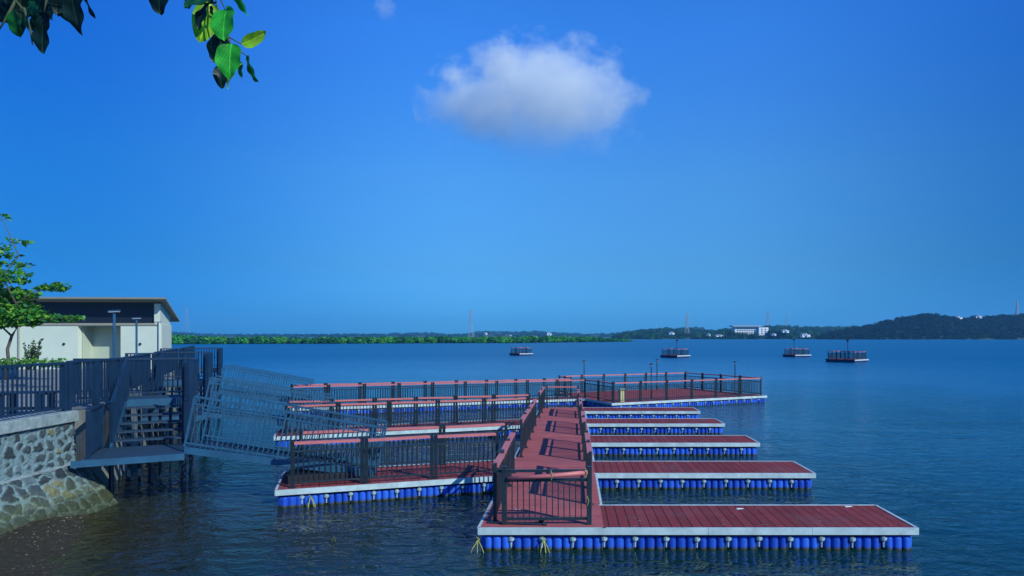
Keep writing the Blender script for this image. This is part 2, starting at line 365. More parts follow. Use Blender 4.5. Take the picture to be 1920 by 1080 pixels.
rw = thing('stone_wall', 'rubble stone retaining wall with pale mortar and green tide stains', 'wall', loc=(-10.0, 10, 0))
def wtop(t): return Vector((-10.045, 8.0, 0)).lerp(Vector((-10.22, 14.1, 0)), t)
LEN = 6.1
def pos_hi(u, v):     # upper course, nearly vertical: z 0.98..1.82
    p = wtop(u/LEN); return Vector((p.x+0.03*(1-v/.84), p.y, 0.98+v)), Vector((1, 0.03, 0))
def pos_lo(u, v):     # battered footing below the ledge
    t = v/1.35; p = wtop(u/LEN); f = 1-t
    return Vector((p.x+0.16+0.52*f, p.y+(0.08+0.62*f)*(u/LEN), -0.30+1.26*t)), Vector((.9, 0, .43))
def end_hi(u, v): return Vector((-10.22-u, 14.1, 0.98+v)), Vector((0, 1, 0))
def end_lo(u, v):
    t = v/1.35; f = 1-t; return Vector((-10.06+.52*f-u, 14.18+.62*f, -0.30+1.26*t)), Vector((0, .9, .43))
stone_face(420, 48, pos_hi, LEN, .84, .25, .27).build('upper_course', 'stone', rw, smooth=True)
stone_face(460, 80, pos_lo, LEN, 1.35, .29).build('footing', 'stone', rw, smooth=True)
stone_face(50, 44, end_hi, 1.2, .84, .27).build('end_face', 'stone', rw, smooth=True)
stone_face(50, 60, end_lo, 1.6, 1.35, .25).build('footing_end', 'stone', rw, smooth=True)
lg = MB(); lg.add([(-9.90, 4, .985), (-9.74, 4, .955), (-10.03, 14.2, .955), (-10.19, 14.12, .985), (-11.6, 14.12, .985), (-11.6, 14.2, .955)], [(0, 1, 2, 3), (3, 2, 5, 4)])
lg.build('ledge', 'coping', rw)
cp = MB(); cp.prism([(-9.86, 4), (-10.13, 14.15), (-10.75, 14.15), (-10.45, 4)], 1.82, 2.04); cp.build('coping', 'coping', rw, bevel=.015)

# ------------------------------------------------------------------ fences
def railing(name, label, p0, p1, z0=0.38, z1=None, plen=1.5, style='dock', group=None, parent=None, h=0.97, posts=True, ends=0.0):
    p0 = Vector((p0[0], p0[1], z0)); p1 = Vector((p1[0], p1[1], z0 if z1 is None else z1))
    t = thing(name, label, 'railing', group, loc=p0)
    if parent is not None:
        t.parent = parent; t.location = p0-root_loc(parent)
        for k in ('label', 'category', 'group'):
            if k in t: del t[k]
    d = p1-p0; hl = Vector((d.x, d.y, 0)).length; n = max(1, round(hl/plen)); dn = Vector((d.x, d.y, 0)).normalized()
    dock = style == 'dock'; dark = {'dock': 'rail_black', 'steel': 'steel_navy', 'gang': 'gang_blue'}[style]
    up = Vector((0, 0, 1))
    if style == 'gang':        # light rails: bars square to the slope, posts only at the ends
        lean = (up-d.normalized()*up.dot(d.normalized())).normalized()
        for e in (p0, p1): MB().beam(e, e+lean*h, .045, .045).build('post', dark, t)
        MB().beam(p0+lean*h, p1+lean*h, .045, .045).build('top_rail', dark, t)
        MB().beam(p0+lean*(h-.15), p1+lean*(h-.15), .03, .03).build('middle_rail', dark, t)
        m = MB().beam(p0+lean*.08, p1+lean*.08, .035, .035); nb = round(d.length/.105)
        for k in range(1, nb):
            c = p0+d*(k/nb); wd = .034 if k % 6 == 0 else .018
            m.beam(c+lean*.02, c+lean*h, wd, wd)
        m.build('bar_panel', dark, t)
        return t
    for i in range(n):
        a = p0+d*(i/n)+dn*0.045; b = p0+d*((i+1)/n)-dn*0.045
        if posts:
            for e in (a, b):
                pw = 0.065 if dock else 0.07
                m = MB().beam(e+up*0.0, e+up*(h+(0.035 if dock else 0)), pw, pw)
                if dock: m.beam(e+up*0.0, e+up*.012, .13, .13)
                link('post', m.mesh('post'), dark, t, loc=None)
        if dock:
            tw = Vector((0, 0, random.uniform(-.012, .012)))
            MB().beam(a+dn*.036+up*(h-.035)+tw, b-dn*.036+up*(h-.035)-tw, .11, .055).build('handrail', 'rail_red', t)
            m = MB().beam(a+up*.76, b+up*.76, .035, .035).beam(a+up*.10, b+up*.10, .035, .035); hi = .76
        else:
            MB().beam(a-dn*.045+up*(h+.003), b+dn*.045+up*(h+.003), .075, .05).build('top_rail', dark, t)
            m = MB().beam(a+up*.08, b+up*.08, .04, .04); hi = h-.02
            if style == 'gang': m.beam(a+up*(h-.2), b+up*(h-.2), .03, .03)
        nb = max(2, round((b-a).length/0.112))
        for k in range(1, nb):
            c = a+(b-a)*(k/nb); lo = .10 if dock else .08
            wd = .021 if dock else .026
            m.beam(c+up*lo, c+up*hi, wd, wd)
        m.build('bar_panel', dark, t)
    return t

# ------------------------------------------------------------------ floating docks
def float_block():
    """half-metre cube float: each side has two round vertical ribs and rounded corners"""
    pts = []
    def side(a):
        o = []; ribs = [(-.145, .062), (0, .072), (.145, .062)]
        for k in range(40):
            x = -0.232+0.464*k/40; y = 0.185
            for c, rr in ribs:
                if abs(x-c) < rr: y = max(y, .185+.062*math.sqrt(max(0, 1-((x-c)/rr)**2))**.8)
            o.append((x, -y))
        return o
    for q in range(4):
        c, s_ = math.cos(q*math.pi/2), math.sin(q*math.pi/2)
        for x, y in side(q): pts.append((x*c-y*s_, x*s_+y*c))
    n = len(pts); mb = MB(); rings = [(-.16, 1.0), (.17, 1.0), (.205, .985), (.222, .93)]; vs = []
    for z, k in rings: vs += [(x*k, y*k, z) for x, y in pts]
    fs = [(r*n+i, r*n+(i+1) % n, (r+1)*n+(i+1) % n, (r+1)*n+i) for r in range(3) for i in range(n)]
    fs.append(tuple(range(3*n, 4*n)))
    mb.add(vs, fs); return mb.mesh('float_block')
FB = float_block()
def pin_mesh():
    m = MB(); m.tube([(0, 0, .215), (0, 0, .165)], .052, 10).tube([(0, 0, .165), (0, 0, .14)], .046, 10, .028)
    m.tube([(0, 0, .14), (0, -.004, .045)], .019, 8, .014).tube([(0, 0, .232), (0, 0, .215)], .03, 8)
    m.beam((-.055, 0, .19), (.055, 0, .19), .03, .02)
    return m.mesh('connector_pin')
PIN = pin_mesh()
def lug_mesh():
    m = MB()
    m.tube([(0, .0, .165), (0, .0, .20)], .062, 10)
    return m.mesh('lug')
DZ = 0.38
def dock(name, label, poly, dm, dz=0.0, edges=None, cat='dock', group=None, pins=True):
    """poly anticlockwise xy; trim and floats run round the listed edges"""
    n = len(poly); edges = list(range(n)) if edges is None else edges
    t = thing(name, label, cat, group, loc=(poly[0][0], poly[0][1], 0))
    MB().prism(poly, .255, DZ-dz).build('deck', dm, t)
    eo = .0016 if name == 'finger_dock' else 0
    for e in edges:
        a = Vector((*poly[e], 0)); b = Vector((*poly[(e+1) % n], 0)); d = (b-a).normalized(); nrm = Vector((d.y, -d.x, 0)); ln = (b-a).length
        nb = max(1, round(ln/2.0)); 
        m = MB()
        for k in range(nb):
            x0 = a+d*(ln*k/nb+(.001 if k else -.03)); x1 = a+d*(ln*(k+1)/nb+(-.004 if k < nb-1 else .03))
            m.beam(x0+nrm*(.022+eo+.0007*(k % 2))+Vector((0, 0, .328)), x1+nrm*(.022+eo+.0007*(k % 2))+Vector((0, 0, .328)), .045, .113)
        m.build('edge_board', 'trim', t)
        # floats under the edge
        cnt = max(1, round(ln/0.5)); st = ln/cnt; rz = math.atan2(d.y, d.x)
        for k in range(cnt):
            c = a+d*(st*(k+.5))-nrm*.275
            f = link('float', FB, 'float_blue', t, smooth=False, loc=Vector((c.x, c.y, random.uniform(-.012, .008)))-root_loc(t), rz=rz+random.uniform(-.015, .015))
            f.scale.x = st/0.5
            if pins and (k or (name == 'finger_dock' and e == 0)):
                p = a+d*(st*k)-nrm*.035
                link('connector_pin', PIN, 'pin_pale', f, loc=Vector((-.25, -.24, 0)))
    return t
for p in FB.polygons: p.use_smooth = False
# fingers, nearest first
FY = [11.40, 15.93, 20.45, 24.93, 29.05]
FX = [5.80, 5.73, 5.70, 5.68, 5.58]
def wx(y): return 0.60+(y-11.4)*0.0062
LAB = ['nearest and longest looking red decked finger dock at the bottom of the picture', 'second finger dock from the front on blue floats',
       'middle one of the five finger docks', 'fourth finger dock from the front', 'farthest and smallest looking of the five finger docks, just before the railed platform']
for i in range(5):
    y0 = FY[i]; y1 = y0+1.5
    dock('finger_dock', LAB[i], [(wx(y0)+.002, y0), (FX[i], y0), (FX[i], y1), (wx(y1)+.002, y1)], 'finger_boards', .002, [0, 1, 2], group='finger docks on the right of the walkway')
wl = [(-1.47, 11.4), (0.60, 11.4), (wx(30.6), 30.6), (-1.22, 30.6)]
# walkway: boards with edge pieces only where nothing joins it
wk = dock('walkway', 'long red boarded floating walkway the fingers and arms join', wl, 'walkway_boards', 0, [0, 2, 3], 'walkway')
for i in range(5):
    y0 = FY[i]+1.5; y1 = FY[i+1] if i < 4 else 30.6
    if y1-y0 < .3: continue
    a = Vector((wx(y0), y0, 0)); b = Vector((wx(y1), y1, 0))
    MB().beam(a+Vector((.022, 0, .318)), b+Vector((.022, 0, .318)), .045, .113).build('edge_board', 'trim', wk)
    for k in range(6):
        c = a+(b-a)*((k+.5)/6)
        link('float', FB, 'float_blue', wk, loc=Vector((c.x-.275, c.y, 0))-root_loc(wk), rz=math.pi/2)
# arms on the left
A = [(-6.04, 14.17), (-1.44, 15.67), (-1.42, 17.72), (-6.66, 16.07)]
B = [(-9.30, 21.67), (-1.36, 24.60), (-1.33, 26.45), (-9.96, 23.45)]
Cc = [(-12.4, 30.1), (0.93, 34.93), (0.25, 36.3), (-12.92, 31.5)]
D = [(2.10, 32.5), (10.64, 36.66), (7.3, 42.25), (-0.75, 38.3)]
dock('arm_dock', 'near left dock arm with a dark box at its shore end, under the nearest gangway', A, 'arm_boards', .004, [0, 2, 3], group='dock arms on the left of the walkway')  # the dark box is shade_block, standing in for the shade under the gangway end
dock('arm_dock', 'middle left dock arm between the near arm and the farthest arm', B, 'arm_boards', .004, [0, 2, 3], group='dock arms on the left of the walkway')
dock('arm_dock', 'farthest left dock arm, long and thin, leading to the wide railed platform', Cc, 'arm_boards', .006, [0, 2, 3], group='dock arms on the left of the walkway')
dock('platform_dock', 'wide square railed floating platform at the far end of the pier', D, 'arm_boards', .004)
G = 'black railings with red handrails on the docks'
def lerp(a, b, t): return (a[0]+(b[0]-a[0])*t, a[1]+(b[1]-a[1])*t)
def rr(p, q, lab, **k): return railing('dock_railing', lab, p, q, group=G, **k)
rr((-1.26, 11.75), (-1.28, 16.0), 'red topped railing on the left edge of the walkway before the near left arm')
rr((-1.24, 18.0), (-1.16, 24.3), 'red topped railing left of the walkway between the near and middle left arms')
rr((-1.13, 26.7), (-1.06, 30.3), 'short red topped railing on the left edge of the walkway beyond the middle arm')
for i in range(4):
    y0 = FY[i]+1.52; y1 = FY[i+1]-.02
    rr((.42, y0), (.44, y1), ['red topped railing on the right of the walkway between the first and second fingers', 'red topped railing on the right of the walkway between the second and third fingers',
        'red topped railing on the right of the walkway between the third and fourth fingers', 'red topped railing on the right of the walkway between the fourth and fifth fingers'][i])
rr((-.98, 30.35), (.48, 30.35), 'red topped railing closing the far end of the walkway')
rr((-5.86, 14.40), (-1.60, 15.82), 'red topped railing on the front of the near left dock arm, behind the nearest gangway')
rr((-6.3, 15.98), (-1.55, 17.50), 'red topped railing along the back of the near left dock arm')
rr((-9.1, 21.92), (-1.45, 24.73), 'red topped railing along the front of the middle left dock arm')
rr((-9.6, 23.35), (-1.45, 26.2), 'red topped railing along the back of the middle left dock arm')
rr((-12.3, 30.35), (0.9, 35.08), 'red topped railing along the front of the farthest left dock arm')
rr((-12.75, 31.35), (0.2, 36.0), 'red topped railing along the back of the farthest left dock arm')
Di = [(2.16, 32.72), (10.40, 36.70), (7.22, 42.02), (-0.52, 38.2)]
rr(Di[0], Di[1], 'red topped railing along the front of the wide far platform')
rr(Di[1], Di[2], 'dark railing on the right side of the wide far platform')
rr(Di[2], Di[3], 'red topped railing along the back of the wide far platform')
rr(lerp(Di[3], Di[0], .0), lerp(Di[3], Di[0], .26), 'short dark railing at the back left corner of the wide far platform', plen=.8)
rr(lerp(Di[3], Di[0], .52), Di[0], 'dark railing on the left side of the wide far platform beside the far arm')

# closed gate across the front of the walkway
gt = thing('barrier_panel', 'black barred barrier across the front of the walkway with a loose red rail tied on', 'barrier', loc=(-1.09, 11.6, .38))
for x in (-1.08, .36):
    MB().beam((x, 11.6, .38), (x, 11.6, 1.37), .085, .085).build('post', 'rail_black', gt, bevel=.006)
MB().beam((-1.26, 11.64, 1.28), (.33, 11.64, 1.285), .04, .045).build('crossbar', 'rail_black', gt)
MB().beam((-1.04, 11.6, 1.13), (.32, 11.6, 1.14), .045, .05).beam((-1.04, 11.6, .475), (.32, 11.6, .48), .04, .045).build('frame', 'rail_black', gt)
m = MB()
for k in range(13):
    x = -.95+k*.098; m.beam((x, 11.6, .48), (x+random.uniform(-.006, .006), 11.6, 1.13), .018, .018)
m.build('bar_panel', 'rail_black', gt)
MB().tube([(-1.02, 11.54, 1.17), (-.3, 11.53, 1.215), (.33, 11.54, 1.275)], .038, 12).build('loose_rail', 'rail_red', gt, smooth=True)
for x, z in ((-.28, 1.23), (.30, 1.27), (.33, .8)):
    MB().tube([(x-.01, 11.49, z+.09), (x+.02, 11.49, z), (x-.005, 11.5, z-.08)], .006, 5).build('tie', 'rope_yellow', gt)
fb = MB().tube([(-1.39, 11.66, .40), (-.8, 11.56, .40), (-.38, 11.53, .40)], .018, 8).tube([(-.42, 11.535, .40), (-.36, 11.527, .40)], .032, 8)
tag(fb.build('loose_bar', 'rail_black'), 'thin black bar lying loose on the boards below the barrier', 'metal bar')
nn = MB().tube([(-.50, 11.70, .42), (-.46, 11.70, .44), (-.42, 11.7, .41), (-.44, 11.72, .395), (-.5, 11.71, .40)], .02, 6)
tag(nn.build('rag', 'lamp_black', smooth=True), 'small crumpled black rag on the boards behind the barrier bars', 'rag')
for i, (x, y, a, lb) in enumerate([(-.93, 12.55, .3, 'white paper scrap on the walkway boards behind the barrier, the farther one'), (-.95, 12.0, 1.1, 'white paper scrap on the walkway boards near the left post of the barrier'),
                     (3.18, 12.62, .2, 'white scrap lying in the middle of the nearest finger dock'), (5.25, 12.78, .1, 'white scrap at the back right corner of the nearest finger dock')]):
    s = .05 if i < 2 else .075
    m = MB(); m.add([(-s, -s*.5, .004), (s*.8, -s*.6, .012), (s, s*.5, .004), (-s*.7, s*.6, .014), (0, 0, .02)], [(0, 1, 4), (1, 2, 4), (2, 3, 4), (3, 0, 4)])
    tag(link('paper_scrap', m.mesh('paper_scrap'), 'paper', loc=(x, y, DZ), rz=a), lb, 'litter')
# yellow ropes trailing from floats
def ropes(x, y, dx, strands, label, rz=0):
    m = MB()
    for k in range(strands):
        e = random.uniform(-.14, .14)+dx*.1; s = random.uniform(.7, 1)
        m.tube([(0, -.02, .20), (e*.25, -.06, .19*s), (e*.7, -.10, .11*s), (e, -.12, .02), (e*1.15, -.11, -.05)], .0075, 6)
    m.tube([(-.03, -.03, .24), (.03, -.035, .2), (-.02, -.04, .16), (.02, -.045, .12)], .009, 6)
    tag(link('mooring_rope', m.mesh('mooring_rope'), 'rope_yellow', loc=(x, y, 0), rz=rz, smooth=True), label, 'rope', 'yellow ropes trailing from the floats')
ropes(-1.50, 11.38, 0, 3, 'frayed yellow rope at the front left corner of the walkway')
ropes(-.40, 11.38, 0, 4, 'tangle of yellow rope hanging from the walkway front beneath the barrier')
ropes(-5.42, 14.37, 0, 4, 'yellow rope hanging from the front of the near left dock arm', R(18))
# black block stands in for the shade under the gangway end
m = MB(); m.prism([(-6.62, 15.0), (-6.15, 14.28), (-4.45, 14.95), (-4.7, 15.85), (-6.5, 15.7)], .0, .0)
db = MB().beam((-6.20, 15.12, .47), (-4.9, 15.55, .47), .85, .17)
tag(db.build('shade_block', 'shade_black', bevel=.01), 'low black box on the near left dock arm that carries the gangway end', 'box')  # stand-in for the shade under the gangway end, not a real box
yb = MB().box((-.13, -.09, 0), (.13, .09, .58)).box((-.15, -.11, .58), (.15, .11, .62))
tag(link('yellow_box', yb.mesh('yellow_box'), 'yellow_box', loc=(2.62, 33.35, DZ), rz=R(25), bevel=.01), 'pale yellow upright box behind the railing of the far platform', 'box')
# lamps on the platform
def dock_lamp(x, y, lab, h=1.8):
    t = thing('dock_lamp', lab, 'lamp', 'thin lamp posts on the far platform', loc=(x, y, DZ))
    MB().tube([(x, y, DZ), (x, y, DZ+h-.12)], .032, 8, .025).tube([(x, y, DZ), (x, y, DZ+.04)], .08, 8).build('pole', 'lamp_black', t, smooth=False)
    MB().tube([(x, y, DZ+h-.12), (x, y, DZ+h-.04)], .05, 10, .08).build('lens', 'lamp_glass', t)
    MB().tube([(x, y, DZ+h-.04), (x, y, DZ+h)], .14, 12, .06).build('hood', 'lamp_black', t)
dock_lamp(.92, 39.0, 'lamp post at the back left of the far platform, left of the other three')
dock_lamp(4.23, 34.7, 'lower looking lamp post at the front of the far platform, left of the pair')
dock_lamp(5.35, 41.0, 'lamp post on the back railing of the far platform, right behind the shorter looking one')
dock_lamp(9.2, 37.6, 'lamp post near the right end of the far platform')

# ------------------------------------------------------------------ gangways and landings
def gangway(p, q, zs, ze, lab, wd=1.15):
    p = Vector((*p, zs)); q = Vector((*q, ze)); d = q-p; h = Vector((d.x, d.y, 0)).normalized(); nr = Vector((-h.y, h.x, 0))
    t = thing('gangway', lab, 'gangway', 'blue steel gangways down to the dock arms', loc=p)
    for s in (0, wd):
        MB().beam(p+nr*s+Vector((0, 0, -.06)), q+nr*s+Vector((0, 0, .035)), .06, .14).build('side_beam', 'gang_blue', t)
    m = MB(); n = int(d.length/.11)
    for k in range(n):
        c = p+d*((k+.5)/n); m.beam(c+nr*.03, c+nr*(wd-.03), .07, .03)
    m.build('tread_deck', 'stairs', t)
    for k, s in enumerate((0, wd)):
        a = p+nr*s+Vector((0, 0, .02)); b = q+nr*s+Vector((0, 0, .02))
        railing('side_railing', '', (a.x, a.y), (b.x, b.y), a.z, b.z, 1.3, 'gang', parent=t, h=1.08)
    m = MB()
    for s in (.05, wd-.05): m.tube([q+nr*s+h*-.1+Vector((0, 0, -.01)), q+nr*(s+.08*(1 if s < .5 else -1))+h*-.1+Vector((0, 0, -.01))], .035, 10)
    m.build('roller', 'rail_black', t)
gangway((-8.2, 14.6), (-4.36, 15.34), 1.20, .43, 'nearest blue steel gangway, from the first stair landing to the near left dock arm')
gangway((-11.5, 21.5), (-8.0, 22.75), 1.18, .43, 'middle blue steel gangway to the middle left dock arm')
gangway((-15.5, 30.4), (-12.0, 31.3), 1.18, .43, 'farthest blue steel gangway to the farthest left dock arm', 1.0)
def landing(v0, lab, first=False):
    o = L(0, v0)
    t = thing('stair_landing', lab, 'stairs', 'steel stair landings along the quay', loc=(o.x, o.y, 0))
    def q(u, v, z=0): return L(u, v0+v, z)
    # lower landing
    m = MB()
    for k in range(15):
        a = -.12+k*.105; m.beam(q(-1.72, a, 1.085), q(-.03, a, 1.085), .088, .03)
    m.build('landing_deck', 'stairs', t)
    m = MB().beam(q(-1.95, -.18, 1.02), q(0.02, -.18, 1.035), .06, .13).beam(q(-.0, -.15, 1.02), q(-.0, 1.4, 1.02), .05, .15).beam(q(-1.75, -.15, 1.02), q(-1.75, 1.4, 1.02), .05, .15)
    m.build('edge_beam', 'gang_blue', t)
    for u, v, z in ((-1.5, 1.3, .95), (-.1, 1.3, .95), (-.1, 4.4, 1.9), (-1.6, 4.4, 1.9), (-.1, 3.35, 1.9)):
        MB().tube([q(u, v, -.4), q(u, v, z)], .05, 10).build('pile', 'steel_navy', t, smooth=False)
    for k in range(5):
        z = 1.1+.15*(k+1)-.02; v = 1.40+.36*k
        MB().beam(q(-1.45, v+.13, z), q(-.1, v+.13, z), .27, .035).build('tread', 'stairs', t)
    for u in (-1.5, -.06):
        MB().beam(q(u, 1.25, 1.06), q(u, 3.30, 1.93), .05, .18).build('stringer', 'gang_blue', t)
    m = MB()
    for k in range(7): m.beam(q(-1.45+k*.225, 3.28, -.3), q(-1.45+k*.225, 3.28, 1.84), .05, .05)
    for z in (.5, 1.2): m.beam(q(-1.5, 3.28, z), q(-.05, 3.28, z), .05, .05)
    m.build('back_frame', 'steel_navy', t)
    for u, v in ((-.02, 1.36), (-.10, 1.62)):
        MB().beam(q(u, v, 1.0), q(u, v, 2.98), .10, .10).build('column', 'steel_navy', t)
    # upper platform
    m = MB()
    for k in range(12): a = 3.3+k*.105; m.beam(q(-1.75, a, 1.985), q(-.03, a, 1.985), .088, .03)
    m.build('upper_deck', 'stairs', t)
    m = MB().beam(q(-1.75, 3.24, 1.92), q(0, 3.24, 1.92), .06, .18).beam(q(0, 3.2, 1.92), q(0, 4.5, 1.92), .05, .16)
    m.build('upper_beam', 'gang_blue', t)
    def rl(a, b, z0, z1=None, h=.97, pl=1.3): railing('side_railing', '', a[:2], b[:2], z0, z1, pl, 'steel', parent=t, h=h)
    rl(q(-1.68, -.1), q(-1.68, 1.3), 1.1)
    rl(q(-1.5, 1.35), q(-1.5, 3.2), 1.12, 2.0)
    rl(q(-.05, 1.25), q(-.05, 3.2), 1.12, 2.0)
    rl(q(-.05, 3.25), q(-.05, 4.5), 2.0)
    rl(q(-.1, 4.5), q(-1.7, 4.5), 2.0)
    rl(q(-1.75, 3.3), q(-1.75, 4.5), 2.0, pl=1.2)
    rl(q(-1.75, 3.3), q(-2.6, 3.1), 2.0, pl=.9)
landing(0, 'nearest steel stair and landing beside the stone wall corner')
landing(7.7, 'middle steel stair and landing behind the nearest one')
landing(17.4, 'farthest steel stair and landing, where the farthest gangway starts')
# promenade railings
GP = 'dark steel railings along the promenade edge'
def pr(a, b, lab, **k): return railing('promenade_railing', lab, a[:2], b[:2], k.pop('z', 2.04), style='steel', group=GP, **k)
pr((-9.95, 5.0), (-10.3, 14.0), 'long dark railing on top of the stone wall at the left edge', plen=2.2, h=.98)
pr((-10.3, 14.05), (-10.62, 16.2), 'dark railing continuing from the stone wall corner to the first stair', plen=1.1, h=1.0)
pr(L(-1.9, 4.6), L(-1.9, 10.9), 'dark quay railing between the first and middle stairs', z=2.0)
pr(L(-1.9, 12.3), L(-1.9, 20.6), 'dark quay railing between the middle and farthest stairs', z=2.0)
pr(L(-1.9, 22.0), L(-1.9, 31.0), 'dark quay railing beyond the farthest stair, in front of the mangroves', z=2.0)
pr((-13.9, 19.2), (-11.5, 19.35), 'inner dark railing on the promenade in front of the cream building doorway', z=1.95)
# slatted bench behind the railing
b = thing('bench', 'dark slatted bench behind the railing above the stone wall', 'bench', loc=(-11.4, 14.2, 1.93))
m = MB()
for k in range(4): m.beam((-11.95, 14.05+k*.11, 2.40), (-10.72, 14.25+k*.11, 2.40), .085, .03)
m.build('seat', 'steel_navy', b)
for x in (-11.75, -10.95):
    MB().beam((x, 14.1, 2.37), (x, 14.5, 2.37), .12, .04).beam((x, 14.14, 1.93), (x, 14.14, 2.36), .12, .06).beam((x, 14.46, 1.93), (x, 14.46, 2.36), .12, .06).build('leg', 'steel_navy', b)
MB().beam((-11.9, 14.3, 2.06), (-10.8, 14.4, 2.06), .05, .06).build('stretcher', 'steel_navy', b)
# promenade lamps
def prom_lamp(px, top, Y, lab):
    p = at(px, top, Y); t = thing('street_lamp', lab, 'street lamp', 'slim lamps on the promenade', loc=(p.x, p.y, 1.93))
    MB().tube([(p.x, p.y, 1.93), (p.x, p.y, p.z-.03)], .032, 8).tube([(p.x, p.y, 1.93), (p.x, p.y, 2.0)], .09, 8).build('pole', 'gang_blue', t)
    MB().beam((p.x-.13, p.y, p.z), (p.x+.13, p.y, p.z+.012), .12, .03).build('head', 'gang_blue', t, bevel=.01)
    MB().beam((p.x-.11, p.y, p.z-.028), (p.x+.11, p.y, p.z-.018), .12, .012).build('lens', 'lamp_glass', t)
prom_lamp(214, 583, 16.9, 'nearest and tallest looking slim lamp before the cream doorway')
prom_lamp(256, 596, 22.4, 'middle slim lamp before the cream wall right of the doorway')
prom_lamp(296, 604, 28.8, 'farthest slim lamp at the right corner of the cream building')

# ------------------------------------------------------------------ cream building
bd = thing('pavilion', 'cream single storey pavilion with dark upper band and sloping roof behind the railings', 'building', loc=(-24, 34, 1.93))
m = MB(); zt = 4.17
m.box((-40, 34, 1.9), (-24.42, 34.3, zt)).box((-22.28, 34, 1.9), (-20.42, 34.3, zt)).box((-24.42, 34.0, 4.07), (-22.28, 34.3, zt))
m.prism([(-20.72, 34.3), (-20.42, 34.3), (-22.3, 38.4), (-22.6, 38.4)], 1.9, zt).prism([(-40, 38.1), (-22.6, 38.1), (-22.6, 38.4), (-40, 38.4)], 1.9, zt)
m.build('wall', 'cream', bd)
MB().prism([(-40, 34.06), (-20.6, 34.06), (-22.45, 38.3), (-40, 38.3)], zt-.01, zt+.05).build('flat_roof', 'soffit', bd)
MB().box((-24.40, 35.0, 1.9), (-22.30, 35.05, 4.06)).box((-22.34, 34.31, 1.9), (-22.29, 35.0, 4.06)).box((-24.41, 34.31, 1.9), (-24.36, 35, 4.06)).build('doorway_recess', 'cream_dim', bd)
MB().prism([(-26.7, 34.35), (-20.75, 34.35), (-22.35, 37.9), (-26.7, 37.9)], zt+.051, 5.35).build('upper_band', 'band', bd)
MB().prism([(-20.73, 34.2), (-20.43, 34.2), (-22.25, 38.2), (-22.55, 38.2)], zt+.003, 5.2).build('side_wall', 'cream', bd)
r_ = MB(); fz, bz = 5.46, 4.50
cor = [(-27.2, 33.5), (-19.75, 33.5), (-22.75, 40.0), (-29.5, 40.0)]
tops = [(cor[0][0], cor[0][1], fz+.05), (cor[1][0], cor[1][1], fz+.02), (cor[2][0], cor[2][1], bz), (cor[3][0], cor[3][1], bz)]
r_.add([(x, y, z-.09) for x, y, z in tops]+tops, [(0, 3, 2, 1), (4, 5, 6, 7), (0, 1, 5, 4), (1, 2, 6, 5), (2, 3, 7, 6), (3, 0, 4, 7)])
r_.build('roof', 'roof', bd)
MB().tube([(-27.3, 33.93, 1.93), (-27.3, 33.93, zt+.02)], .035, 8).build('drain_pipe', 'soffit', bd)
MB().box((-40, 33.96, zt-.06), (-20.4, 34.0, zt)).build('coping_strip', 'soffit', bd)
for px in (120, 263):
    p = at(px, 645, 33.99); MB().tube([(p.x, 33.95, p.z), (p.x, 34.01, p.z)], .06, 12).build('vent', 'band', bd)
pl = MB(); pl.prism([(-23.0+1.3*math.cos(a*.35), 26.8+.8*math.sin(a*.35)) for a in range(18)], 1.93, 2.36)
tag(pl.build('planter', 'coping', bevel=.02), 'low round pale planter at the foot of the young tree', 'planter')

# ------------------------------------------------------------------ young tree, shrub
def leaf_cloud(mb, cen, rad, n, size, cols, flat=0.5, rnd=random):
    for k in range(n):
        while True:
            p = Vector((rnd.uniform(-1, 1), rnd.uniform(-1, 1), rnd.uniform(-1, 1)))
            if p.length < 1: break
        p = Vector(cen)+Vector((p.x*rad[0], p.y*rad[1], p.z*rad[2]))
        nrm = Vector((rnd.gauss(0, 1), rnd.gauss(0, 1), rnd.gauss(0, 1)+flat*2)).normalized(); a = nrm.orthogonal().normalized()
        a = Matrix.Rotation(rnd.uniform(0, 6.3), 3, nrm) @ a; b2 = nrm.cross(a); s = size*rnd.uniform(.6, 1.3)
        dr = nrm*(-s*.12)
        mb.add([p-a*s*.5, p-a*.1*s+b2*s*.3, p+a*s*.5+dr, p-a*.1*s-b2*s*.3], [(0, 1, 2, 3)])
        c = rnd.choice(cols); f = rnd.uniform(.8, 1.2); mb.c += [[q*f for q in c]]*4
GR = [(.05, .24, .03), (.09, .32, .035), (.17, .38, .04), (.025, .14, .04)]
ty = 24.0
tr = thing('young_tree', 'young broad leaved tree beside the cream building at the left edge', 'tree', loc=at(12, 700, ty))
def tp(px, py, dy=0): return at(px, py, ty+dy)
TR_ = MB().tube([tp(10, 712), tp(16, 680), tp(14, 655), tp(22, 630), tp(38, 605)], .06, 8, .04)
TR_.build('trunk', 'bark', tr, smooth=True)
lb = MB()
for pts in ([(38, 605), (60, 600), (100, 598), (140, 597)], [(38, 605), (30, 570), (60, 548), (110, 540)], [(38, 605), (10, 560), (-10, 500), (20, 455)], [(22, 630), (-10, 600), (-40, 560)], [(30, 570), (5, 520), (35, 480), (5, 410)]):
    lb.tube([tp(x, y, .4*math.sin(x)) for x, y in pts], .035, 6, .01)
lb.build('limb', 'bark', tr, smooth=True)
cr = MB(); cr.c = []; rc = random.Random(11)
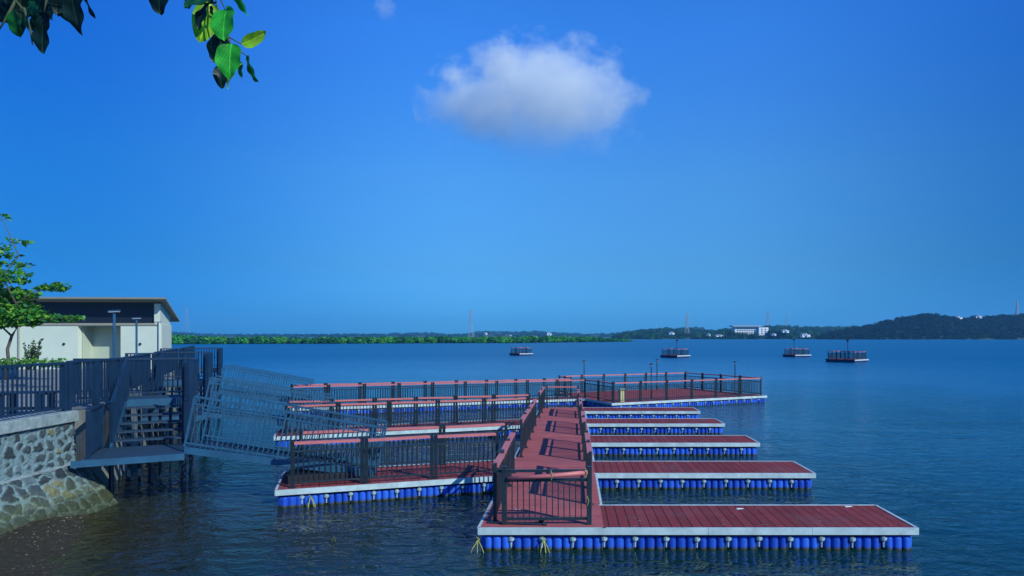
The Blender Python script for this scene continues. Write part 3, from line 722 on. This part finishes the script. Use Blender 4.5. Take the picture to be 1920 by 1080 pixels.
for px, py, rx, rz_, n in [(10, 588, 36, 18, 330), (55, 590, 32, 14, 230), (100, 597, 30, 7, 90), (138, 597, 12, 7, 40), (20, 550, 34, 13, 200), (28, 577, 42, 20, 300), (-5, 600, 30, 16, 200), (-20, 560, 34, 26, 320), (50, 552, 20, 7, 60),
                           (96, 540, 24, 6, 90), (116, 536, 10, 7, 40), (15, 525, 30, 9, 80), (28, 495, 26, 5, 34), (40, 512, 22, 5, 30), (10, 478, 24, 6, 34), (35, 453, 18, 4, 22), (5, 462, 12, 6, 18), (2, 407, 8, 6, 14),
                           (35, 605, 38, 8, 150), (-15, 520, 20, 30, 120)]:
    c = tp(px, py, rc.uniform(-.4, .4)); k = ty/FPX
    leaf_cloud(cr, c, (rx*k, .35+rx*k*.6, rz_*k), int(n*1.25), .21, GR, .6, rc)
cr.build('crown', 'leafy', tr)
sh = thing('shrub', 'small upright shrub in front of the cream wall beside the young tree', 'shrub', loc=at(62, 690, 22))
sb = MB(); fl_ = MB(); fl_.c = []
for k in range(22):
    x = 62+rc.uniform(-22, 20); y = rc.uniform(634, 668); p0 = at(58+rc.uniform(-6, 6), 694, 22); p1 = at(x, y, 22+rc.uniform(-.3, .3))
    sb.tube([p0, p0.lerp(p1, .5)+Vector((0, 0, .05)), p1], .008, 5, .004)
    for j in range(16): leaf_cloud(fl_, p0.lerp(p1, .3+.7*j/15), (.05, .05, .05), 1, .10, [(.04, .10, .04), (.06, .14, .04)], .2, rc)
sb.build('stems', 'bark', sh); fl_.build('foliage', 'leafy', sh)
gc = MB(); gc.c = []
for k in range(420):
    leaf_cloud(gc, at(rc.uniform(-10, 120), 682+rc.uniform(-8, 5), 21.5+rc.uniform(-.4, .4)), (.1, .1, .08), 1, .12, GR, .3, rc)
tag(gc.build('ground_cover', 'leafy'), 'low green ground cover plants along the foot of the cream wall', 'plants', kind='stuff')

# ------------------------------------------------------------------ overhanging leaves in the foreground
def leaf_mat():
    m = bpy.data.materials.new('big_leaf'); m.use_nodes = True; t = m.node_tree; b = t.nodes['Principled BSDF']
    b.inputs['Roughness'].default_value = 0.42; b.inputs['Specular IOR Level'].default_value = 0.28
    a = N(t, 'ShaderNodeVertexColor', layer_name='Col'); uv = N(t, 'ShaderNodeUVMap'); sp = N(t, 'ShaderNodeSeparateXYZ'); t.links.new(uv.outputs[0], sp.inputs[0])
    av = N(t, 'ShaderNodeMath', operation='ABSOLUTE'); t.links.new(sp.outputs['Y'], av.inputs[0])
    mid = N(t, 'ShaderNodeMath', operation='LESS_THAN'); mid.inputs[1].default_value = 0.05; t.links.new(av.outputs[0], mid.inputs[0])
    s1 = N(t, 'ShaderNodeMath', operation='MULTIPLY_ADD'); s1.inputs[1].default_value = -0.9; t.links.new(av.outputs[0], s1.inputs[0]); t.links.new(sp.outputs['X'], s1.inputs[2])
    s2 = N(t, 'ShaderNodeMath', operation='MULTIPLY'); s2.inputs[1].default_value = 5; t.links.new(s1.outputs[0], s2.inputs[0])
    s3 = N(t, 'ShaderNodeMath', operation='FRACT'); t.links.new(s2.outputs[0], s3.inputs[0])
    s4 = N(t, 'ShaderNodeMath', operation='LESS_THAN'); s4.inputs[1].default_value = 0.13; t.links.new(s3.outputs[0], s4.inputs[0])
    mxx = N(t, 'ShaderNodeMath', operation='MULTIPLY_ADD'); mxx.inputs[1].default_value = 0.6; mxx.use_clamp = True; t.links.new(s4.outputs[0], mxx.inputs[0]); t.links.new(mid.outputs[0], mxx.inputs[2])
    g = N(t, 'ShaderNodeNewGeometry'); nz = N(t, 'ShaderNodeTexNoise'); nz.inputs['Scale'].default_value = 18; nz.inputs['Detail'].default_value = 5; t.links.new(g.outputs['Position'], nz.inputs['Vector'])
    mr = N(t, 'ShaderNodeMapRange'); mr.inputs['From Min'].default_value = .3; mr.inputs['From Max'].default_value = .7; mr.inputs['To Min'].default_value = .45; mr.inputs['To Max'].default_value = 1.5; t.links.new(nz.outputs['Fac'], mr.inputs['Value'])
    vm = N(t, 'ShaderNodeVectorMath', operation='SCALE'); t.links.new(a.outputs['Color'], vm.inputs[0]); t.links.new(mr.outputs[0], vm.inputs['Scale'])
    v2 = N(t, 'ShaderNodeVectorMath', operation='MULTIPLY_ADD'); v2.inputs[1].default_value = (2.6, 1.7, 1.6); v2.inputs[2].default_value = (.02, .04, .01); t.links.new(vm.outputs[0], v2.inputs[0])
    mx = N(t, 'ShaderNodeMix', data_type='RGBA'); t.links.new(mxx.outputs[0], mx.inputs[0]); t.links.new(vm.outputs[0], mx.inputs[6]); t.links.new(v2.outputs[0], mx.inputs[7])
    t.links.new(mx.outputs[2], b.inputs['Base Color'])
    bp = N(t, 'ShaderNodeBump'); bp.invert = True; bp.inputs['Strength'].default_value = .5; bp.inputs['Distance'].default_value = .002; t.links.new(mxx.outputs[0], bp.inputs['Height']); t.links.new(bp.outputs[0], b.inputs['Normal'])
    tr = N(t, 'ShaderNodeBsdfTranslucent'); t.links.new(mx.outputs[2], tr.inputs[0]); ms = N(t, 'ShaderNodeMixShader'); ms.inputs[0].default_value = .42
    t.links.new(b.outputs[0], ms.inputs[1]); t.links.new(tr.outputs[0], ms.inputs[2]); t.links.new(ms.outputs[0], t.nodes['Material Output'].inputs[0])
    MATS['big_leaf'] = m
leaf_mat()
def big_leaf(par, x0, y0, x1, y1, wpx, Y, col, fold=.25, yaw=0.0, rnd=random):
    p = at(x0, y0, Y); q = at(x1, y1, Y+rnd.uniform(-.04, .04)); ax = (q-p); ln = ax.length; ax.normalize(); W = wpx*Y/FPX/2
    view = Vector((0, -1, 0)); side = ax.cross(view).normalized(); side = Matrix.Rotation(yaw, 3, ax) @ side; nr = side.cross(ax).normalized()
    W /= max(.35, math.cos(yaw)); nu, nv = 18, 8; vs = []; uvs = []
    ph = rnd.uniform(0, 6)
    for i in range(nu+1):
        u = i/nu; wdt = W*(math.sin(math.pi*min(1, u**.78))**.58)
        for j in range(nv+1):
            v = j/nv*2-1
            bow = -.10*ln*(u-.5)**2*4*.6
            h = fold*abs(v)*wdt*.8+bow+.035*ln*math.sin(u*13+ph+v*2)*abs(v)+.05*ln*math.sin(ph*3+u*3)*v
            vs.append(p+ax*(u*ln)+side*(v*wdt)+nr*h); uvs.append((u, v*wdt/max(W, 1e-6)))
    mb = MB(); mb.add(vs, [(i*(nv+1)+j, i*(nv+1)+j+1, (i+1)*(nv+1)+j+1, (i+1)*(nv+1)+j) for i in range(nu) for j in range(nv)])
    mb.c = [col]*len(vs); me = mb.mesh('leaf'); ul = me.uv_layers.new(name='UVMap')
    for lp in me.loops: ul.data[lp.index].uv = uvs[lp.vertex_index]
    return link('leaf', me, 'big_leaf', par, smooth=True)
DK = (.003, .022, .022); MD = (.015, .17, .035); BR = (.03, .42, .04); YG = (.26, .60, .03); TL = (.006, .10, .055)  # DK has the shade of an unseen canopy put into the leaf colour
hb = thing('leafy_branch', 'bright green hanging leaf spray at the top, right of the dark leaves', 'branch', loc=at(420, -60, 2.4))
st = MB()
for pts in ([(392, -80), (408, -20), (405, 5), (412, 30), (405, 60), (412, 75)], [(412, -40), (414, 0), (424, 22)], [(408, -20), (440, -20)], [(412, 60), (430, 70), (455, 84)], [(420, 64), (434, 84), (450, 96), (463, 105)], [(300, -60), (300, -25)], [(392, -80), (300, -60)], [(425, 60), (432, 84), (438, 112)], [(405, 5), (372, 8)]):
    st.tube([at(x, y, 2.4) for x, y in pts], .0035, 6, .0018)
st.build('twig', 'twig', hb, smooth=True)
for a in [(300, -35, 297, 26, 42, 2.45, DK, .2, .2), (408, -10, 343, 10, 24, 2.38, TL, .3, .5), (396, 3, 374, 79, 40, 2.46, YG, .3, -.5), (388, 4, 368, 52, 24, 2.40, DK, .2, .4), (423, 12, 417, 74, 48, 2.36, BR, .3, .2),
          (408, 62, 402, 118, 32, 2.47, DK, .3, .2), (432, 80, 430, 147, 48, 2.33, BR, .35, .1), (418, 70, 408, 100, 30, 2.42, DK, .2, -.3), (446, 112, 424, 164, 26, 2.44, YG, .3, .6), (412, 122, 416, 166, 24, 2.42, DK, .3, -.2),
          (454, 84, 501, 60, 16, 2.38, YG, .2, .9), (462, 103, 480, 154, 18, 2.4, MD, .3, .7), (438, -25, 462, 28, 18, 2.42, BR, .3, .6), (450, 115, 453, 148, 14, 2.46, MD, .3, .4), (372, -20, 350, 14, 26, 2.5, DK, .3, .3),
          (404, -45, 392, 8, 30, 2.48, DK, .3, .1), (396, 10, 398, 30, 10, 2.42, DK, .2, .3)]:
    big_leaf(hb, *a[:6], a[6], a[7], a[8])
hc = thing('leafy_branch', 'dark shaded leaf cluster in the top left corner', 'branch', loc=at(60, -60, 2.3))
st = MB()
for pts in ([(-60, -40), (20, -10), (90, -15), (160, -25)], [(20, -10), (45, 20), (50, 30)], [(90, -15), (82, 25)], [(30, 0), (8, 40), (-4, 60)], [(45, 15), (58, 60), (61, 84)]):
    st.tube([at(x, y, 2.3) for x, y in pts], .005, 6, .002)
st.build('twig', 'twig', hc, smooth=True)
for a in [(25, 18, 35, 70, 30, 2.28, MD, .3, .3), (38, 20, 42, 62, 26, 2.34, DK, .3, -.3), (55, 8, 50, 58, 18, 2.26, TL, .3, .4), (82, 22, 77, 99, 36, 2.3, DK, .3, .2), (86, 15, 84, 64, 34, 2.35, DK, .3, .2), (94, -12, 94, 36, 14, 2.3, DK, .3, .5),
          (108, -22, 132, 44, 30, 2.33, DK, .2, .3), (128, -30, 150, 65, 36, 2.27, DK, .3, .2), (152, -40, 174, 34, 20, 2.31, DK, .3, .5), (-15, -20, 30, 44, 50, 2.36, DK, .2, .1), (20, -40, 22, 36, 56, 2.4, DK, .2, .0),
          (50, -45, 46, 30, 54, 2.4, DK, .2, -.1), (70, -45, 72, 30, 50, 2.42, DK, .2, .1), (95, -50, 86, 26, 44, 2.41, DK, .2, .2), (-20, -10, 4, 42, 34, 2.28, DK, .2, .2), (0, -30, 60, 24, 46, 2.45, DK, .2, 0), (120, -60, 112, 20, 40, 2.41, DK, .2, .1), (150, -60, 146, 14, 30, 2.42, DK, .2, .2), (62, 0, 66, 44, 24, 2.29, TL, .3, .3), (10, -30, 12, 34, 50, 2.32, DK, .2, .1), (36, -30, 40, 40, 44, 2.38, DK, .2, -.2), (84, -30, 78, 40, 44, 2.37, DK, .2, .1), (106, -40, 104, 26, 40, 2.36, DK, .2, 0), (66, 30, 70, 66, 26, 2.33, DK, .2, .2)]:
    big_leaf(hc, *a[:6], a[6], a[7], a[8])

# stick in the water
stk = thing('reed_stump', 'small dark stump sticking out of the water in front of the near left arm', 'stump', loc=at(625, 1016, 11.87))
p = Vector(((625-CX)*11.87/FPX, 11.87, 0))
MB().tube([p+Vector((-.02, 0, -.1)), p+Vector((-.03, 0, .06)), p+Vector((.0, 0, .10)), p+Vector((.03, 0, .05)), p+Vector((.02, 0, -.1))], .014, 6).build('stem', 'twig', stk, smooth=True)

# ------------------------------------------------------------------ floating pontoons in the lake
FN = FB.copy(); FN.materials.clear(); FN.materials.append(mat('float_navy', (.008, .02, .13), .5, .3, 2)); mat('maroon_shade', (.07, .025, .05), .7, .3, 2)
def pontoon(px, Y, half, rot, lab, lamp=True, lx=0.0, lh=3.0, depth=None):
    x = (px-CX)*Y/FPX; hy = depth or half
    t = thing('raft', lab, 'raft', 'small railed rafts moored on the lake', loc=(x, Y, 0))
    def w(a, b, z=0): c, s = math.cos(rot), math.sin(rot); return Vector((x+a*c-b*s, Y+a*s+b*c, z))
    cs = [w(-half, -hy), w(half, -hy), w(half, hy), w(-half, hy)]
    MB().prism([(v.x, v.y) for v in cs], .24, .42).build('deck', 'arm_boards', t)
    for k in range(4):
        a, b_ = cs[k], cs[(k+1) % 4]; d = (b_-a).normalized(); nr = Vector((d.y, -d.x, 0)); ln = (b_-a).length; n = round(ln/.5)
        MB().beam(a+nr*.02+Vector((0, 0, .33)), b_+nr*.02+Vector((0, 0, .33)), .05, .16).build('edge_board', 'trim' if nr.x > 0 else 'maroon_shade', t)  # sides turned from the sun: shade put into a dark maroon trim colour
        for j in range(n):
            c = a+d*(ln*(j+.5)/n)-nr*.26; f = link('float', FN, 'float_navy', t, loc=c-root_loc(t), rz=math.atan2(d.y, d.x)); f.scale = (ln/n/.5, 1, 1.05)
        i0 = a+(b_-a)*.06-nr*.22; i1 = b_-(b_-a)*.06-nr*.22
        railing('side_railing', '', i0[:2], i1[:2], .42, parent=t, h=1.05, plen=1.3)
    if lamp:
        p = w(lx*half, -hy*.2, 0)
        MB().tube([p+Vector((0, 0, .4)), p+Vector((0, 0, lh-.3))], .045, 8).build('mast', 'lamp_black', t)
        MB().tube([p+Vector((0, 0, lh-.3)), p+Vector((0, 0, lh))], .13, 10, .19).build('beacon', 'lamp_black', t)
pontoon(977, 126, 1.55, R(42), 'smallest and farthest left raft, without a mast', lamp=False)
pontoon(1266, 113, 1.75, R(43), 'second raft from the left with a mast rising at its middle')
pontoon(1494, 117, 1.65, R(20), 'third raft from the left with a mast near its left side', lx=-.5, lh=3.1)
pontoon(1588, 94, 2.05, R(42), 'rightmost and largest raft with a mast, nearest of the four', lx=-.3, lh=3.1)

# ------------------------------------------------------------------ far shore
def crown_mesh(seed, n=110):
    rn = random.Random(seed); vs = []; lob = [(rn.uniform(-.5, .5), rn.uniform(-.5, .5), rn.uniform(-.1, .5), rn.uniform(.35, .6)) for _ in range(6)]
    for k in range(n):
        l = rn.choice(lob); a = Vector((rn.gauss(0, 1), rn.gauss(0, 1), rn.gauss(0, 1)+.2)).normalized()
        p = Vector(l[:3])+a*l[3]; nrm = (a+Vector((rn.uniform(-.6, .6), rn.uniform(-.6, .6), rn.uniform(-.4, .6)))).normalized()
        u = nrm.orthogonal().normalized(); v = nrm.cross(u); s = rn.uniform(.13, .26)
        vs.append([p+u*s, p-u*s*.5+v*s*.8, p-u*s*.6-v*s*.7])
    return vs
CROWNS = [crown_mesh(k) for k in range(6)]
def wood(name, trees, cols, label, cat='trees', m='foliage'):
    mb = MB(); mb.c = []; rn = random.Random(len(trees)); V_ = []; F_ = []; C_ = []
    for (x, y, z, r, h) in trees:
        cm = rn.choice(CROWNS); c0 = rn.choice(cols); f = rn.uniform(.75, 1.25); a = rn.uniform(0, 6.3); ca, sa = math.cos(a), math.sin(a)
        for tri in cm:
            k = len(V_); g = rn.uniform(.8, 1.2)*f; c = (c0[0]*g, c0[1]*g, c0[2]*g)
            for p in tri:
                V_.append((x+(p.x*ca-p.y*sa)*r, y+(p.x*sa+p.y*ca)*r, z+(p.z*.75+.35)*h)); C_.append(c)
            F_.append((k, k+1, k+2))
        # solid inner mass and trunk foot
        k = len(V_)
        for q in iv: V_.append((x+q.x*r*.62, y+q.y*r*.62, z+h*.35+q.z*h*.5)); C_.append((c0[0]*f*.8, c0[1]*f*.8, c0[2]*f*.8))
        for t in iff: F_.append(tuple(i+k for i in t))
    mb.v = V_; mb.f = F_; mb.c = C_
    return tag(mb.build(name, m), label, cat, kind='stuff')
rn = random.Random(5)
def interp(tab, x):
    if x <= tab[0][0]: return tab[0][1]
    for (a, b), (c, d) in zip(tab, tab[1:]):
        if x <= c: return b+(d-b)*(x-a)/(c-a)
    return tab[-1][1]
# mangrove strip
TR = []
for k in range(900):
    px = 270+(1178-270)*rn.random()**.95; t = rn.random()
    Yf = interp([(270, 290), (340, 300), (640, 320), (860, 345), (960, 345), (1180, 440)], px)
    Y = Yf+t*t*40+1.5; r = rn.uniform(1.6, 3.6)*(Y/330)
    top = interp([(270, 627), (400, 631), (560, 633), (700, 631), (870, 632), (1000, 631), (1100, 631), (1178, 636)], px)+rn.uniform(-.6, 2.5)*1.3
    h = CAMZ-(top-HZ)*Y/FPX; 
    if noise.noise(Vector((px*.021, 3, 0))) < -.30 and t > .3: continue
    h *= 1+.35*max(0, noise.noise(Vector((px*.05, 7, 0))))
    TR.append(((px-CX)*Y/FPX, Y, -.1, r*rn.uniform(.7, 1.25), max(1.2, h*.95)))
wood('mangrove', TR, [(.03, .20, .04), (.05, .30, .05), (.015, .10, .04), (.09, .36, .05), (.02, .15, .06)], 'long band of bright green mangroves on the far left shore')
bank = MB(); 
bp_ = [(270, 294), (340, 304), (640, 324), (860, 349), (960, 349), (1176, 446)]
pts = [((px-CX)*Y/FPX, Y+1) for px, Y in bp_]+[((px-CX)*(Y+60)/FPX, Y+60) for px, Y in bp_[::-1]]
tag(bank.prism(pts, -1, .12).build('mud_bank', 'hill_soil'), kind='structure')
# hills: terrain sheet from the shore up to the crest
def ridge(name, tab, y_front, y_back, x0, x1, step=4):
    mb = MB(); cols = int((x1-x0)/step)+1; rows = 8; vs = []
    for i in range(cols):
        px = x0+i*step; top = interp(tab, px)
        for j in range(rows+1):
            t = j/rows; Y = y_front+(y_back-y_front)*t; zc = CAMZ-(top-HZ)*y_back/FPX
            z = -.3+(zc+.3)*(t**1.1); vs.append(((px-CX)*Y/FPX, Y, z-.4*(1-t)))
    nr = rows+1
    # falls away behind the crest
    mb.add(vs, [(i*nr+j, (i+1)*nr+j, (i+1)*nr+j+1, i*nr+j+1) for i in range(cols-1) for j in range(rows)])
    return tag(mb.build(name, 'hill_soil', smooth=True), kind='structure')
def ridge_trees(tab, y_front, y_back, x0, x1, n, rmin, rmax, hs=1.0, bias=1.0):
    o = []
    for k in range(n):
        px = rn.uniform(x0, x1); t = rn.random()**bias; Y = y_front+(y_back-y_front)*t; top = interp(tab, px); zc = CAMZ-(top-HZ)*y_back/FPX
        z = -.3+(zc+.3)*(t**1.1); r = rn.uniform(rmin, rmax); o.append(((px-CX)*Y/FPX, Y, z-r*.5, r, r*1.1*hs))
    return o
RT = [(1530, 634), (1560, 626), (1600, 617), (1640, 612), (1660, 604), (1700, 596), (1735, 592), (1775, 593), (1800, 598), (1840, 597), (1870, 594), (1920, 592), (2100, 590)]
ridge('hill', RT, 700, 860, 1530, 2110)
wood('hill_wood', ridge_trees(RT, 698, 860, 1535, 2110, 1500, 3.0, 6.5, 1.0, .8), [(.002, .012, .020), (.003, .020, .022), (.002, .014, .026), (.006, .030, .024)], 'dark wooded hill on the far shore at the right edge')
MT = [(1150, 634), (1165, 626), (1200, 620), (1250, 617), (1300, 619), (1340, 622), (1365, 618), (1400, 620), (1440, 612), (1460, 611), (1500, 615), (1560, 615), (1640, 615), (1700, 618)]
ridge('hill', MT, 760, 1500, 1150, 1700)
wood('hill_wood', ridge_trees(MT, 758, 1500, 1152, 1690, 1500, 4, 8, 1.0, .9)+[((px_-CX)*784/FPX, 784+rn.uniform(-4, 3), -1, rn.uniform(2.5, 4.5), CAMZ-(rn.uniform(tp_, tp_+5)-HZ)*784/FPX) for px_, tp_ in [(1350+k_*1.6, 617) for k_ in range(18)]+[(1379+k_*1.5, 622) for k_ in range(28)]+[(1420+k_*1.8, 627) for k_ in range(10)]+[(1443+k_*2.5, 617) for k_ in range(14)]], [(.010, .060, .040), (.015, .085, .045), (.008, .05, .045), (.025, .11, .05)], 'wooded low hills round the white buildings in the middle of the far shore')
LT = [(200, 620), (330, 622), (380, 627), (440, 627), (560, 628), (700, 627), (760, 625), (800, 624), (840, 628), (880, 626), (900, 622), (960, 623), (1000, 621), (1040, 624), (1100, 627), (1160, 625), (1300, 614), (1500, 614)]
ridge('hill', LT, 1500, 2700, 200, 1320, 6)
wood('hill_wood', ridge_trees(LT, 1500, 2700, 210, 1320, 900, 7, 13, .8, .7), [(.012, .07, .06), (.01, .06, .06)], 'faint blue tree covered ridge behind the mangroves')
# buildings on the far shore
big = thing('apartment_building', 'large white four storey building among the trees on the far shore', 'building', loc=at(1408, 631, 790))
k = 790/FPX
def bx(px0, px1, y0, y1, Y0, Y1, nm, mt, par):
    a = at(px0, y1, Y0); b_ = at(px1, y0, Y0); return MB().box((a.x, Y0, a.z), (b_.x, Y1, b_.z)).build(nm, mt, par)
bx(1378, 1423, 612.5, 632, 794, 808, 'wall', 'white_wall', big)
bx(1423.2, 1441, 614, 634, 790, 808, 'stair_block', 'white_wall', big)
bx(1374, 1428, 610.2, 612.4, 791, 809, 'roof', 'far_roof', big)
for i in range(4):
    for j in range(9):
        bx(1382+j*4.5, 1384.4+j*4.5, 614.5+i*4, 616.8+i*4, 793.8, 794.1, 'window', 'glass_dark', big)
    for j in range(2):
        bx(1427.5+j*6.5, 1430+j*6.5, 616.5+i*4, 618.5+i*4, 789.8, 790.1, 'window', 'glass_dark', big)
HL = [(1260, 624, 9, 3, 'low white house left of the second pylon'), (1313, 632.5, 5, 2.4, 'tiny white house by the water right of the second pylon'), (1350, 628.5, 13, 1.8, 'low long white building left of the apartment building'), (1330, 627, 4, 2.6, 'small white house among trees left of the apartments'),
      (1452, 626.5, 7, 2.2, 'small white house right beside the apartment building'), (1474, 620, 11, 4, 'white house below the thin mast'), (1512, 628, 15, 5, 'white stepped house near the water left of the dark hill'), (1030, 625.5, 8, 4.5, 'small white house with trees behind the end of the mangroves'), (911, 625, 4, 2.4, 'tiny white house on the ridge right of the first pylon'), (957, 629, 3, 2, 'tiny pale hut behind the mangroves'),
      (1798, 595.5, 14, 5, 'white house cluster on the crest of the dark hill'), (1836, 593.5, 11, 3.6, 'white flat building on the crest of the dark hill near the right mast')]
for px, py, wd, ht, lab in HL:
    Y = 800 if px > 1700 else (775 if px > 1200 else 1450)
    if px > 1700: Y = 846
    t = thing('white_house', lab, 'house', loc=at(px, py+ht/2, Y))
    bx(px-wd/2, px+wd*.1, py-ht/2, py+ht/2+2, Y, Y+8, 'wall', 'white_wall', t)
    bx(px+wd*.1+.05, px+wd/2, py-ht*.1, py+ht/2+2, Y-2, Y+7, 'wing', 'white_wall', t)
    bx(px-wd/2-.3, px+wd*.12, py-ht/2-.6, py-ht/2-.05, Y-1, Y+9, 'roof', 'far_roof', t)
    bx(px-wd*.3, px-wd*.16, py-.2, py+ht*.25, Y-.2, Y+.2, 'window', 'glass_dark', t)
def pylon(px, top, base, Y, wpx, lab, arms=True, th=.30):
    t = thing('pylon', lab, 'pylon', 'power pylons and masts on the far shore', loc=at(px, base, Y)); k = Y/FPX
    H = (base-top)*k; x = (px-CX)*k; z0 = CAMZ-(base-HZ)*k; W = wpx*k/2; m = MB(); n = 9
    def cr(i, sx, sy):
        f = i/n; ww = W*(1-f)**1.4+W*.16; return Vector((x+sx*ww, Y+sy*ww, z0+H*f))
    cs = [(-1, -1), (1, -1), (1, 1), (-1, 1)]
    for i in range(n):
        for a in range(4):
            s0 = cs[a]; s1 = cs[(a+1) % 4]
            m.beam(cr(i, *s0), cr(i+1, *s0), th, th); m.beam(cr(i, *s0), cr(i+1, *s1), th*.7, th*.7); m.beam(cr(i+1, *s0), cr(i+1, *s1), th*.6, th*.6)
    m.build('lattice', 'lattice', t)
    if arms:
        for f in (.62, .76, .9):
            z = z0+H*f; a = MB()
            for s in (-1, 1): a.beam((x, Y, z), (x+s*W*1.5, Y, z+.2), th, th).beam((x, Y, z+H*.05), (x+s*W*1.5, Y, z+.2), th*.7, th*.7)
            a.build('cross_arm', 'lattice', t)
pylon(883, 580, 637, 900, 9, 'nearest looking lattice pylon standing behind the mangroves at the centre left')
pylon(1288, 587, 634, 960, 9, 'second lattice pylon right of the centre, left of the white apartments')
pylon(1440, 584, 614, 1500, 7, 'lattice pylon rising behind the right end of the apartment building')
pylon(1474.5, 586, 612, 1300, 2.2, 'thin bare mast right of the apartment building', False, .25)
pylon(1907, 561, 594, 858, 4, 'dark mast on the hill at the right edge', False, .35)
pylon(350, 576, 630, 2400, 10, 'faintest pylon just right of the pavilion roof')
# ------------------------------------------------------------------ haze
hz = MB().box((-5200, -150, -1.5), (5200, 5200, 130))
m = bpy.data.materials.new('haze'); m.use_nodes = True; t = m.node_tree; t.nodes.clear(); o = N(t, 'ShaderNodeOutputMaterial'); v = N(t, 'ShaderNodeVolumePrincipled')
v.inputs['Color'].default_value = (0.20, 0.62, 0.98, 1); v.inputs['Density'].default_value = 0.00018; v.inputs['Anisotropy'].default_value = 0.1
t.links.new(v.outputs[0], o.inputs['Volume']); MATS['haze'] = m
tag(hz.build('haze', 'haze'), 'thin blue haze over the lake', 'haze', kind='stuff')
# ------------------------------------------------------------------ clouds
def cloud(name, px, py, Y, rx, ry, rz_, dens, lab, seed, k=1.0):
    c = at(px, py, Y); f = Y/FPX
    bmm = bmesh.new(); bmesh.ops.create_icosphere(bmm, subdivisions=4, radius=1.0); me = bpy.data.meshes.new(name); bmm.to_mesh(me); bmm.free()
    mm = bpy.data.materials.new(name); mm.use_nodes = True; t = mm.node_tree; t.nodes.clear(); o = N(t, 'ShaderNodeOutputMaterial'); v = N(t, 'ShaderNodeVolumePrincipled')
    tc = N(t, 'ShaderNodeTexCoord'); ln = N(t, 'ShaderNodeVectorMath', operation='LENGTH')
    n1 = N(t, 'ShaderNodeTexNoise'); n1.inputs['Scale'].default_value = 1.9*k; n1.inputs['Detail'].default_value = 9; n1.inputs['Roughness'].default_value = .66
    mp = N(t, 'ShaderNodeMapping'); mp.inputs['Location'].default_value = (seed, seed*.7, seed*.3); mp.inputs['Scale'].default_value = (rx/rz_*.8, 1, 1)
    t.links.new(tc.outputs['Object'], mp.inputs[0]); t.links.new(mp.outputs[0], n1.inputs['Vector'])
    t.links.new(tc.outputs['Object'], ln.inputs[0])
    a = N(t, 'ShaderNodeMath', operation='MULTIPLY_ADD'); a.inputs[1].default_value = 4.6; t.links.new(n1.outputs['Fac'], a.inputs[0])
    s = N(t, 'ShaderNodeMath', operation='MULTIPLY_ADD'); s.inputs[1].default_value = -1.9; s.inputs[2].default_value = -0.80; t.links.new(ln.outputs['Value'], s.inputs[0]); t.links.new(s.outputs[0], a.inputs[2])
    mr = N(t, 'ShaderNodeMapRange'); mr.inputs['From Min'].default_value = 0; mr.inputs['From Max'].default_value = .45; mr.inputs['To Max'].default_value = dens
    sz = N(t, 'ShaderNodeSeparateXYZ'); t.links.new(tc.outputs['Object'], sz.inputs[0])
    mz = N(t, 'ShaderNodeMapRange'); mz.interpolation_type = 'SMOOTHSTEP'; mz.inputs['From Min'].default_value = -.85; mz.inputs['From Max'].default_value = .55; mz.inputs['To Min'].default_value = .0
    t.links.new(sz.outputs['Z'], mz.inputs['Value']); mm_ = N(t, 'ShaderNodeMath', operation='MULTIPLY')
    t.links.new(a.outputs[0], mr.inputs['Value']); t.links.new(mr.outputs[0], mm_.inputs[0]); t.links.new(mz.outputs[0], mm_.inputs[1]); t.links.new(mm_.outputs[0], v.inputs['Density']); v.inputs['Color'].default_value = (1, 1, 1, 1); v.inputs['Anisotropy'].default_value = -.25
    t.links.new(v.outputs[0], o.inputs['Volume']); me.materials.append(mm)
    ob = bpy.data.objects.new(name, me); C.objects.link(ob); ob.location = c; ob.scale = (rx*f, ry*f, rz_*f)
    return tag(ob, lab, 'cloud')
cloud('cloud', 1002, 200, 1600, 228, 165, 138, .0115, 'single soft white cloud high over the lake', 3.1)
cloud('cloud', 722, 20, 1600, 26, 26, 30, .008, 'tiny faint cloud wisp at the top edge, left of the big cloud', 8.3)
